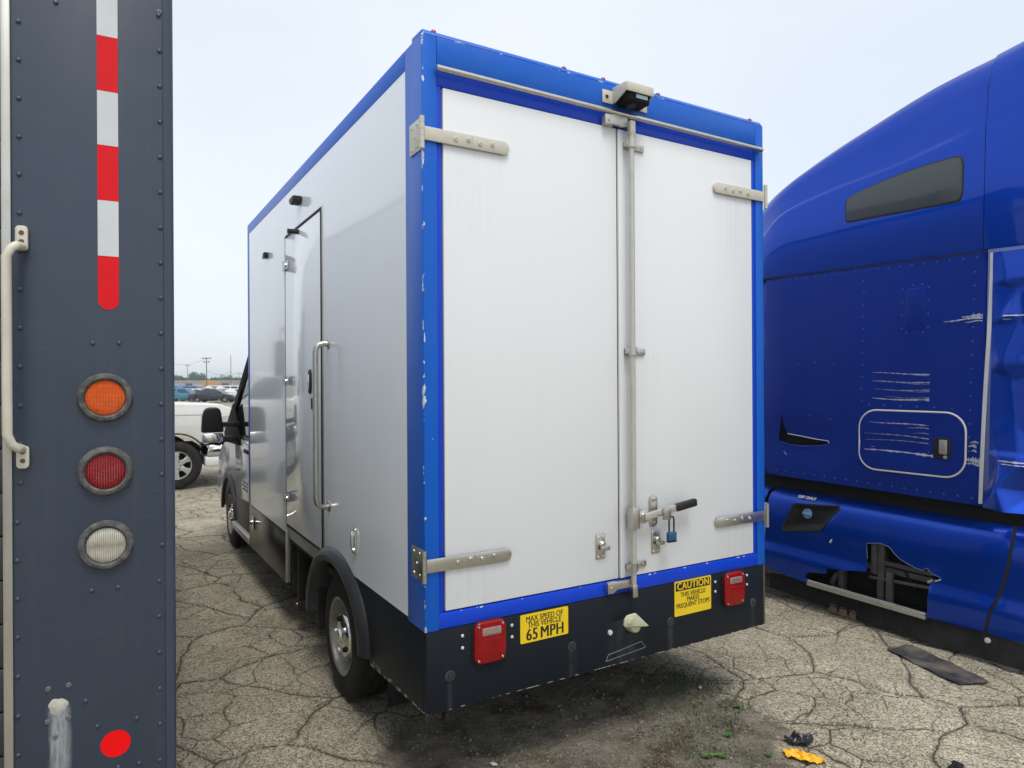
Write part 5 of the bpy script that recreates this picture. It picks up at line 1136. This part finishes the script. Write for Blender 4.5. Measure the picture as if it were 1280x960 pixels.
B().tube([(0.47 * cos(radians(a)), -0.002, 0.48 + 0.46 * sin(radians(a))) for a in range(170, 29, -10)], 0.012, 8).build('arch_trim', M['underbody'], PK)
B().box(-0.5, 0.72, -0.003, 0.02, 1.245, 1.262, bev=0.002).build('body_crease', pbr('pickup_crease', (0.45, 0.44, 0.42), 0.4), PK)
bmp = B().prism([(0.46, 0.54), (0.50, 0.735), (1.10, 0.735), (1.12, 0.60), (1.04, 0.53)], 'y', -0.03, 1.98, bev=0.03, seg=3).build('front_bumper', M['chrome'], PK)
B().box(0.44, 1.02, -0.02, 1.97, 0.36, 0.535, bev=0.03).build('air_dam', pkm, PK)
B().box(0.66, 1.0, -0.006, 0.25, 0.98, 1.24, bev=0.03).build('headlamp', M['clear_lens'], PK)
B().box(0.98, 1.03, 0.4, 1.55, 0.95, 1.25, bev=0.02).build('grille', M['black_plastic'], PK)
def zwheel(parent, loc, r, w, rim_m, kind, sgn):
    o = wheel(parent, loc, r, w, -1, rim_m, kind); o.rotation_euler = (0, 0, pi / 2 if sgn < 0 else -pi / 2); return o
alloy = pbr('alloy', (0.62, 0.62, 0.62), 0.25, metal=0.6, dirt=0.2)
for x in (0.0, -3.70):
    zwheel(PK, (x, 0.14, 0.405), 0.405, 0.27, alloy, 'alloy', -1); zwheel(PK, (x, 1.81, 0.405), 0.405, 0.27, alloy, 'alloy', 1)
# parked cars
def car_parts(name, kind, colm):
    """a parked car pointing along +x, its nearer side on y = 0; returns the root with its parts"""
    r = bpy.data.objects.new(name, None); C.objects.link(r); r.empty_display_size = 0.3
    if kind == 'sedan':
        L_, low_, H = 4.7, [(2.35, 0.35), (2.38, 0.62), (2.2, 0.78), (1.25, 0.95), (-1.6, 1.0), (-2.25, 0.95), (-2.35, 0.7), (-2.3, 0.35)], [(1.20, 0.94), (0.35, 1.42), (-0.75, 1.45), (-1.75, 1.0)]
    elif kind == 'hatch':
        L_, low_, H = 4.2, [(2.05, 0.35), (2.1, 0.65), (1.9, 0.85), (1.1, 1.0), (-1.9, 1.05), (-2.05, 0.9), (-2.05, 0.35)], [(1.15, 0.98), (0.45, 1.50), (-1.35, 1.52), (-1.95, 1.05)]
    else:
        L_, low_, H = 4.8, [(2.35, 0.4), (2.4, 0.8), (2.25, 1.05), (1.2, 1.15), (-2.3, 1.2), (-2.4, 1.0), (-2.38, 0.4)], [(1.15, 1.13), (0.4, 1.75), (-1.9, 1.78), (-2.3, 1.2)]
    wx = (1.42 * L_ / 4.7, -1.38 * L_ / 4.7)
    body_poly = low_[:]
    for xw in sorted(wx): body_poly += [(xw + 0.37 * cos(radians(a)), 0.35 + 0.36 * sin(radians(a))) for a in range(180, -1, -30)]
    B().prism(body_poly, 'y', 0.0, 1.82, bev=0.06, seg=2).build('body', colm, r)
    c2 = bmesh.new()
    a0 = [c2.verts.new((x, 0.06 if i in (0, 3) else 0.24, z)) for i, (x, z) in enumerate(H)]; a1 = [c2.verts.new((x, 1.82 - (0.06 if i in (0, 3) else 0.24), z)) for i, (x, z) in enumerate(H)]
    c2.faces.new(a0); c2.faces.new(a1[::-1])
    for i in range(4): c2.faces.new((a0[i], a0[(i + 1) % 4], a1[(i + 1) % 4], a1[i]))
    bmesh.ops.recalc_face_normals(c2, faces=c2.faces); bmesh.ops.bevel(c2, geom=c2.edges[:], offset=0.05, segments=2, affect='EDGES')
    q_ = B(); q_._add(c2); q_.build('roof', colm, r)
    zb, zt = H[0][1] + 0.05, H[1][1] - 0.09
    def yw(z): return 0.06 + 0.18 * (z - H[0][1]) / (H[1][1] - H[0][1]) - 0.008
    def xf(z): return H[0][0] + (H[1][0] - H[0][0]) * (z - H[0][1]) / (H[1][1] - H[0][1])
    def xr(z): return H[3][0] + (H[2][0] - H[3][0]) * (z - H[3][1]) / (H[2][1] - H[3][1])
    xm = -0.35
    for A_ in ([(xf(zb) - 0.16, zb), (xm + 0.05, zb), (xm + 0.05, zt), (xf(zt) - 0.10, zt)], [(xm - 0.05, zb), (xr(zb) + 0.18, zb), (xr(zt) + 0.12, zt), (xm - 0.05, zt)]):
        B().cdt(A_, [], lambda x, z: (x, yw(z), z), 0.4, 0.004).build('side_window', M['window'], r)
        B().cdt(A_, [], lambda x, z: (x, 1.82 - yw(z), z), 0.4, 0.004).build('side_window', M['window'], r)
    B().cdt([(0.22, 0.08), (1.60, 0.08), (1.50, 0.88), (0.32, 0.88)], [], lambda y, t: (H[0][0] + (H[1][0] - H[0][0]) * t + 0.014, y, H[0][1] + (H[1][1] - H[0][1]) * t + 0.008), 0.4, 0.004).build('windscreen', M['window'], r)
    B().cdt([(0.24, 0.1), (1.58, 0.1), (1.48, 0.85), (0.34, 0.85)], [], lambda y, t: (H[3][0] + (H[2][0] - H[3][0]) * t - 0.014, y, H[3][1] + (H[2][1] - H[3][1]) * t + 0.008), 0.4, 0.004).build('rear_window', M['window'], r)
    for y in (0.05, 1.47): B().box(low_[1][0] - 0.22, low_[1][0] + 0.012, y, y + 0.3, 0.60, 0.74, bev=0.02).build('headlamp', M['clear_lens'], r)
    for y in (0.05, 1.47): B().box(-L_ / 2 - 0.012, -L_ / 2 + 0.15, y, y + 0.3, 0.72, 0.88, bev=0.02).build('tail_lamp', M['red_lens'], r)
    for xw in wx:
        for y, s in ((0.10, -1), (1.72, 1)):
            o = bpy.data.objects.new('wheel', None); C.objects.link(o); o.parent = r; o.location = (xw, y, 0.32)
            B().lathe([(0.20, -0.10), (0.29, -0.11), (0.32, -0.07), (0.32, 0.07), (0.29, 0.11), (0.20, 0.10)], (0, 0, 0), (0, 1, 0), 20).build('tyre', M['rubber'], o)
            rim = B().lathe([(0.205, 0.10), (0.19, 0.07), (0.06, 0.09), (0, 0.095)], (0, 0, 0), (0, s, 0), 16).build('rim', M['underbody'], o)
            for k in range(5):
                B().box(-0.022, 0.022, (0.092 if s > 0 else -0.112), (0.112 if s > 0 else -0.092), 0.03, 0.20, mtx=Matrix.Rotation(2 * pi * k / 5, 4, 'Y')).build('spoke', alloy, o)
    return r
def carpaint(n, c): return pbr(n, c, 0.2, coat=0.8, var=0.02, dirt=0.1, dcol=(0.3, 0.3, 0.3))
CP = dict(black=carpaint('car_black', (0.010, 0.012, 0.018)), white=carpaint('car_white', (0.72, 0.73, 0.74)), blue=carpaint('car_blue', (0.03, 0.22, 0.55)), silver=carpaint('car_silver', (0.45, 0.47, 0.49)),
          navy=carpaint('car_navy', (0.02, 0.05, 0.14)), grey=carpaint('car_grey', (0.12, 0.13, 0.14)), teal=carpaint('car_teal', (0.02, 0.20, 0.32)))
protos = {}
def spot(px, depth):
    """ground point seen depth metres away in the direction of the gap between the vans"""
    rt = (px - 640) / F_PX * depth
    return (-1.1279 + _r.x * rt + _f.x * depth, -2.6035 + _r.y * rt + _f.y * depth, 0)
CARS = [(263.5, 71, 'sedan', 'black', 0.50, 'black sedan parked side-on in the row behind the white pickup'),
        (224, 73, 'hatch', 'teal', 0.50, 'teal blue hatchback at the left end of the parked row'),
        (243, 79, 'sedan', 'white', 0.52, 'white sedan half hidden behind the black sedan'),
        (240, 86, 'suv', 'blue', 0.54, 'bright blue tall car in the second parked row'),
        (279, 80, 'sedan', 'silver', 0.45, 'silver sedan just behind the nose of the black sedan'),
        (291, 84, 'suv', 'white', 0.50, 'white tall car behind the box van door window pillar'),
        (296, 75, 'sedan', 'white', 0.20, 'white sedan turned towards the viewer at the right end of the parked row'),
        (228, 96, 'suv', 'blue', 0.5, 'blue tall car far left in the third parked row'),
        (258, 98, 'hatch', 'white', 0.55, 'white hatchback in the third parked row'),
        (274, 103, 'suv', 'white', 0.5, 'white tall car in the third row beside the utility pole'),
        (293, 106, 'sedan', 'navy', 0.5, 'navy sedan in the third row near the thin pole'),
        (306, 92, 'hatch', 'grey', 0.5, 'grey hatchback seen beside the windscreen pillar'),
        (213, 82, 'sedan', 'grey', 0.5, 'grey sedan at the far left of the second parked row'),
        (250, 112, 'sedan', 'silver', 0.5, 'silver sedan in the farthest parked row, left of the pole'),
        (284, 116, 'hatch', 'silver', 0.5, 'silver hatchback in the farthest parked row, right of the pole')]
for px, dep, kind, colr, rz, lab in CARS:
    key = (kind, colr)
    r = car_parts('parked_car', kind, CP[colr]) if key not in protos else copy_tree(protos[key])
    protos.setdefault(key, r)
    p = spot(px, dep); r.location = (p[0], p[1], 0); r.rotation_euler = (0, 0, radians(-30 * rz * 2 + 0)); tag(r, lab, 'car', 'cars parked in rows beyond the pickup')
# utility poles and wires
wood = pbr('pole_wood', (0.16, 0.13, 0.10), 0.9, var=0.2)
def pole(px, dep, h, r, arms, lab):
    p = spot(px, dep); o = empty('utility_pole', lab, 'utility pole', p, (0, 0, -YAW), 'utility poles on the skyline')
    B().cyl((0, 0, 0), (0, 0, h), r, 10, r * 0.7).build('post', wood, o)
    for z, w in arms:
        a = B().box(-w / 2, w / 2, -0.08, 0.08, z - 0.09, z + 0.09).build('crossarm', wood, o)
        for k in (-0.45, -0.25, 0.25, 0.45): B().lathe([(0.06, 0), (0.09, 0.1), (0.05, 0.22), (0, 0.26)], (k * w, 0, z + 0.09), (0, 0, 1), 8).build('insulator', M['window'], a)
    return Vector(p)
p1 = pole(258.3, 190, 9.7, 0.16, ((9.3, 2.6), (8.3, 1.8)), 'brown utility pole with two crossarms above the black sedan')
p2 = pole(288.7, 215, 11.2, 0.13, (), 'thin bare pole rising near the box van windscreen pillar')
p3 = pole(234.6, 300, 11.0, 0.16, ((10.6, 2.4),), 'distant utility pole above the trees at the left')
p4 = pole(299.8, 330, 8.0, 0.16, ((7.6, 4.0),), 'short far pole with one wide crossarm at the right')
p5 = pole(213, 260, 11.0, 0.16, ((10.6, 2.4),), 'utility pole at the far left edge of the gap')
def wire(a, za, b_, zb, lab):
    n = 16; pts = [(a.x + (b_.x - a.x) * k / n, a.y + (b_.y - a.y) * k / n, za + (zb - za) * k / n - 1.2 * 4 * (k / n) * (1 - k / n)) for k in range(n + 1)]
    tag(B().tube(pts, 0.035, 5).build('power_line', M['gasket'], None), lab, 'wire', 'wires between the poles')
wire(p1, 6.2, p2, 6.2, 'lower sagging wire from the brown pole to the thin pole')
wire(p2, 6.2, p4, 6.5, 'sagging wire from the thin pole to the short far pole')
wire(p5, 10.6, p1, 9.3, 'upper wire from the left edge pole to the brown pole')
# low buildings and an orange container on the skyline
def block(name, px, dep, w, d, h, m, lab, cat, roofm=None):
    p = spot(px, dep); o = empty(name, lab, cat, p, (0, 0, -YAW * 0.9))
    B().box(-w / 2, w / 2, 0, d, 0, h).build('wall', m, o)
    B().box(-w / 2 - 0.2, w / 2 + 0.2, -0.2, d + 0.2, h, h + 0.35).build('roof', roofm or M['aluminium'], o)
    for k in range(int(w / 6)):
        x = -w / 2 + 3 + 6 * k
        B().box(x - 1.2, x + 1.2, -0.06, 0.02, 0.3 if k % 2 else 1.2, 2.6).build('door' if k % 2 else 'window', M['aluminium'] if k % 2 else M['window'], o)
block('warehouse', 236, 232, 30, 14, 3.2, pbr('tan_wall', (0.42, 0.36, 0.30), 0.8), 'low tan warehouse beyond the parked cars at the left', 'building')
block('warehouse', 286, 270, 40, 14, 2.9, pbr('pale_wall', (0.46, 0.44, 0.38), 0.8), 'low pale warehouse under the trees at the right', 'building')
co = empty('shipping_container', 'orange shipping container at the foot of the brown utility pole', 'container', spot(259.5, 205), (0, 0, -YAW))
om = pbr('container_orange', (0.55, 0.28, 0.05), 0.6)
B().box(-1.3, 1.3, 0, 6, 0.15, 3.2, bev=0.05).build('shell', om, co)
for k in range(9): B().box(-1.2 + k * 0.28, -1.08 + k * 0.28, -0.05, 0.01, 0.3, 3.05).build('door_rib', om, co)
# trees on the skyline
leafm = []
for i, c_ in enumerate(((0.035, 0.075, 0.022), (0.050, 0.095, 0.030), (0.028, 0.060, 0.024))): leafm.append(pbr('foliage_%d' % i, c_, 0.7, var=0.35, vscale=1.2))
bark = pbr('bark', (0.07, 0.055, 0.04), 0.9)
def crown_mesh(seed, rx, rz, h, m):
    rnd = random.Random(seed); b = B(); bm = b.bm
    lumps = [(rnd.uniform(-0.6, 0.6) * rx, rnd.uniform(-0.6, 0.6) * rx, h + rnd.uniform(-0.55, 0.55) * rz, rnd.uniform(0.35, 0.6)) for _ in range(11)]
    for lx_, ly_, lz_, lr in lumps:
        for _ in range(75):
            d = Vector((rnd.gauss(0, 1), rnd.gauss(0, 1), rnd.gauss(0, 1))).normalized() * (rnd.random() ** 0.35) * lr
            c = Vector((lx_ + d.x * rx * 0.8, ly_ + d.y * rx * 0.8, lz_ + d.z * rz * 0.8)); s = rnd.uniform(0.16, 0.34)
            a = Vector((rnd.gauss(0, 1), rnd.gauss(0, 1), rnd.gauss(0, 1))).normalized(); e = a.orthogonal().normalized() * s; f_ = a.cross(e).normalized() * s
            bm.faces.new([bm.verts.new(c + e), bm.verts.new(c + f_ * 0.6), bm.verts.new(c - e), bm.verts.new(c - f_ * 0.6)])
    return b
crowns = []
TREES = [(222, 240, 5.8, 0), (229, 250, 5.0, 1), (236, 245, 5.2, 2), (243, 255, 7.2, 0), (249, 240, 6.6, 1), (254, 262, 5.2, 2), (266, 250, 4.6, 1), (271, 262, 5.6, 0), (277, 268, 5.0, 2), (283, 255, 6.0, 1), (289, 262, 5.2, 0), (295, 250, 4.8, 2), (301, 262, 5.4, 1), (307, 255, 5.0, 0), (214, 250, 5.4, 2)]
where = ['left edge of the gap', 'second from the left edge of the gap', 'left of the rounded tree clump', 'tallest of the left clump', 'right side of the left clump', 'just left of the brown pole', 'first right of the brown pole', 'second right of the brown pole', 'between the brown pole and the thin pole', 'just left of the thin pole', 'just behind the thin pole', 'first right of the thin pole', 'beside the short far pole', 'by the windscreen pillar', 'outermost at the left']
for i, (px, dep, h, k) in enumerate(TREES):
    t = empty('tree', 'green leafy tree on the skyline, ' + where[i], 'tree', spot(px, dep), (0, 0, i * 1.3), 'trees along the skyline')
    if i < 5:
        co_ = crown_mesh(i, 2.6, h * 0.42, h * 0.62, None).build('crown', leafm[k], t); crowns.append((co_, h))
        tr2 = B().cyl((0, 0, 0), (0.1, 0.05, h * 0.7), 0.16, 8, 0.05)
        for a in range(4): tr2.cyl((0.05, 0, h * 0.3), (1.1 * cos(a * 1.7), 1.1 * sin(a * 1.7), h * 0.6), 0.06, 6, 0.02)
        tr2.build('trunk', bark, t)
        if i == 0: pass
    else:
        src, hs = crowns[i % 5]
        for o in src.parent.children:
            c = link_copy(o, t); c.scale = (1, 1, h / hs)

# ================================================================ SMALL THINGS ON THE GROUND
def crumple(name, loc, rx, ry, hgt, seed, m, label, cat, rot=0.0, outline=None, thick=0.0015):
    rnd = random.Random(seed); off = Vector((seed * 3.1, seed * 1.7, 0))
    def fn(t, k):
        a = 2 * pi * t; r = k * (1 + 0.28 * noise.noise(Vector((cos(a) * 1.6, sin(a) * 1.6, seed))) + 0.10 * sin(5 * a + seed))
        x, y = r * rx * cos(a), r * ry * sin(a)
        z = hgt * (0.5 + noise.noise(Vector((x * 38, y * 38, 0)) + off) * 0.9 + 0.5 * noise.noise(Vector((x * 90, y * 90, 3)) + off))
        return (x, y, max(0.001, z * (0.35 + 0.65 * (1 - (k - 0.25) ** 2 * 0.8))))
    b = B().grid(fn, [i / 40 for i in range(41)], [1, 0.88, 0.74, 0.6, 0.45, 0.3, 0.15, 0.02], thick)
    o = b.build(name, m, None, ang=40, recalc=True); o.location = loc; o.rotation_euler = (0, 0, rot)
    return tag(o, label, cat)
crumple('plastic_scrap', (1.655, -0.535, 0.004), 0.042, 0.085, 0.028, 3, pbr('yellow_plastic', (0.82, 0.42, 0.01), 0.4, var=0.12, vscale=30, dirt=0.15, dcol=(0.4, 0.2, 0.02)), 'torn yellow plastic scrap on the ground at the bottom edge', 'litter', 0.5)
crumple('plastic_scrap', (1.768, -0.435, 0.004), 0.075, 0.040, 0.038, 8, pbr('black_plastic_film', (0.02, 0.02, 0.026), 0.3, var=0.3, vscale=20), 'crumpled black plastic scrap touching the yellow one', 'litter', -0.35)
crumple('black_lump', (2.16, -0.955, 0.003), 0.050, 0.030, 0.03, 11, M['rubber'], 'small black lump at the bottom right edge', 'litter', 0.2)
crumple('paper_scrap', (1.80, 0.24, 0.004), 0.022, 0.010, 0.012, 17, M['white_screw'], 'tiny white paper scrap under the rear skirt', 'litter', 0.8)
crumple('paper_scrap', (0.405, 0.16, 0.004), 0.020, 0.009, 0.012, 19, M['white_screw'], 'tiny white scrap below the left tail lamp', 'litter', 2.1)
# flattened rubber sheet beside the tractor
ms = B().cdt([(3.246, 0.010), (3.36, -0.02), (3.455, -0.036), (3.40, -0.20), (3.33, -0.42), (3.267, -0.585), (3.20, -0.565), (3.085, -0.512), (3.12, -0.36), (3.18, -0.18)], [],
    lambda x, y: (x, y, 0.010 + 0.006 * noise.noise(Vector((x * 7, y * 7, 2))) + 0.003 * sin(x * 60 + y * 14)), 0.02, 0.004)
tag(ms.build('rubber_sheet', pbr('sheet_rubber', (0.030, 0.028, 0.032), 0.6, var=0.35, vscale=9, dirt=0.85, dcol=(0.20, 0.175, 0.135), dscale=6, streak=0.5, scol=(0.16, 0.14, 0.11), grain=0.0015, gscale=60), None, ang=50), 'flat black rubber sheet lying on asphalt beside the blue tractor', 'rubber sheet')
# broken three-lobed clamp on the ground under the fairing
cl = empty('broken_clamp', 'brown three-lobed broken clamp lying under the blue fairing', 'clamp', (3.63, 0.56, 0.0), (0, 0, radians(88)))
rust = pbr('rust_brown', (0.20, 0.13, 0.085), 0.75, var=0.25, vscale=20, dirt=0.4, dcol=(0.08, 0.055, 0.04), dscale=15)
for k in range(3): B().lathe([(0.040, 0.0), (0.043, 0.03), (0.040, 0.055), (0.030, 0.06), (0.026, 0.035), (0, 0.03)], (-0.085 + 0.085 * k, 0, 0.004), (0, -0.15, 1), 18).build('lobe', rust, cl)
B().box(-0.13, 0.13, -0.02, 0.028, 0.002, 0.022, bev=0.006).build('base', rust, cl)
tag(B().tube([(3.55, 1.3, 0.02), (3.57, 1.0, 0.03), (3.60, 0.75, 0.045), (3.60, 0.68, 0.055), (3.60, 0.5, 0.062), (3.58, 0.40, 0.045), (3.60, 0.25, 0.05), (3.63, 0.0, 0.06)], 0.004, 6).build('loose_cable', M['gasket'], None), 'thin dark loose cable trailing past the brown clamp', 'cable')
# weeds, grass and grit in the silted soil
rnd = random.Random(21)
grassm = pbr('grass_blade', (0.065, 0.095, 0.030), 0.6, var=0.5, vscale=6)
gb = B(); bm = gb.bm
def blade(x, y, h, lean):
    a = rnd.uniform(0, 2 * pi); dx, dy = cos(a), sin(a); w = rnd.uniform(0.0012, 0.0026)
    p0 = Vector((x, y, -0.004)); p1 = p0 + Vector((dx * lean * 0.4, dy * lean * 0.4, h * 0.7)); p2 = p0 + Vector((dx * lean, dy * lean, h))
    s = Vector((-dy, dx, 0)) * w
    v = [bm.verts.new(p0 - s), bm.verts.new(p0 + s), bm.verts.new(p1 + s * 0.8), bm.verts.new(p1 - s * 0.8), bm.verts.new(p2)]
    bm.faces.new((v[0], v[1], v[2], v[3])); bm.faces.new((v[3], v[2], v[4]))
for cx, cy, r, n in ((1.78, 0.42, 0.16, 420), (1.92, 0.25, 0.12, 160), (1.62, 0.55, 0.18, 160), (1.80, -0.02, 0.09, 160), (1.62, -0.12, 0.10, 150), (1.28, -0.30, 0.12, 130), (1.45, -0.22, 0.10, 120), (1.15, 0.02, 0.16, 120), (0.85, -0.15, 0.14, 90), (0.12, 0.62, 0.10, 90), (1.40, 0.30, 0.2, 260), (1.70, 0.20, 0.22, 420), (1.55, 0.0, 0.22, 260), (1.35, -0.12, 0.2, 220), (0.6, 0.1, 0.25, 160), (1.0, -0.4, 0.25, 200), (1.45, -0.42, 0.12, 120)):
    for _ in range(n):
        a = rnd.uniform(0, 2 * pi); q_ = r * rnd.random() ** 0.7
        blade(cx + q_ * cos(a), cy + q_ * sin(a), rnd.uniform(0.006, 0.024), rnd.uniform(0.005, 0.028))
go = gb.build('grass', grassm, None); go['kind'] = 'stuff'; go['label'] = 'sparse short grass in the soil behind the van'
weedm = pbr('weed_leaf', (0.07, 0.13, 0.030), 0.5, var=0.2, vscale=20)
def weed(x, y, s, lab):
    o = empty('weed', lab, 'weed', (x, y, 0.0), (0, 0, rnd.uniform(0, 6)), 'weeds in the soil behind the van')
    for k in range(7):
        a = k * 2.4; L_ = s * rnd.uniform(0.6, 1.1)
        b = B(); b.grid(lambda t, j: (L_ * t, j * L_ * 0.30 * sin(pi * min(1, t * 0.92 + 0.05)), 0.006 + L_ * (0.55 * t - 0.45 * t * t) + abs(j) * 0.1 * L_), [i / 6 for i in range(7)], [-1, 0, 1])
        lf = b.build('leaf', weedm, o); lf.rotation_euler = (0, 0, a)
weed(1.285, -0.30, 0.035, 'pair of round green weed leaves, the left one of two neighbours in the soil')
weed(1.345, -0.335, 0.033, 'small green weed close to its twin in the soil')
weed(1.545, -0.44, 0.030, 'bright green weed nearest the yellow plastic scrap')
weed(1.52, -0.22, 0.030, 'dull green weed below the brown dirt patch')
weed(1.80, -0.03, 0.030, 'green weed at the edge of the asphalt slab')
weed(1.10, -0.42, 0.032, 'green weed at the bottom edge, left of the others')
# loose grit
grit = B(); ico = bmesh.new(); bmesh.ops.create_icosphere(ico, subdivisions=1, radius=1); iv = [v.co.copy() for v in ico.verts]; ifc = [[v.index for v in f.verts] for f in ico.faces]; ico.free()
bm = grit.bm
def stone(x, y, s):
    k = [1 + 0.35 * rnd.uniform(-1, 1) for _ in iv]; rz = rnd.uniform(0, 6); c_, s_ = cos(rz), sin(rz); fl = rnd.uniform(0.5, 0.9)
    V = [bm.verts.new((x + s * kk * (v.x * c_ - v.y * s_), y + s * kk * (v.x * s_ + v.y * c_) * 0.8, s * 0.25 + s * kk * v.z * fl)) for v, kk in zip(iv, k)]
    for f in ifc: bm.faces.new([V[i] for i in f])
for _ in range(1500):
    a = rnd.uniform(0, 2 * pi); q_ = rnd.random() ** 0.5
    stone(0.98 + 1.0 * q_ * cos(a), -0.05 + 1.05 * q_ * sin(a), 0.0018 + 0.0085 * rnd.random() ** 3)
for _ in range(700): stone(rnd.uniform(-1.6, 3.6), rnd.uniform(-1.2, 4.0), 0.0015 + 0.005 * rnd.random() ** 3)
gs = grit.build('grit', pbr('grit_stone', (0.19, 0.172, 0.145), 0.9, var=0.5, vscale=70), None, ang=30); gs['kind'] = 'stuff'; gs['label'] = 'loose grit scattered on the asphalt and soil'

# hazy summer air round the whole yard
hz = B().box(-1300, 1300, -1300, 1500, -1.2, 13.5).build('haze', None, None); hz['kind'] = 'stuff'; hz['label'] = 'thin summer haze over the yard'
hm_ = bpy.data.materials.new('haze_air'); hm_.use_nodes = True; hn = hm_.node_tree; hn.nodes.clear()
ho = hn.nodes.new('ShaderNodeOutputMaterial'); hv = hn.nodes.new('ShaderNodeVolumePrincipled')
hv.inputs['Color'].default_value = (0.84, 0.925, 1.0, 1); hv.inputs['Density'].default_value = 0.0009; hv.inputs['Anisotropy'].default_value = 0.2
hn.links.new(hv.outputs[0], ho.inputs['Volume']); hz.data.materials.append(hm_)
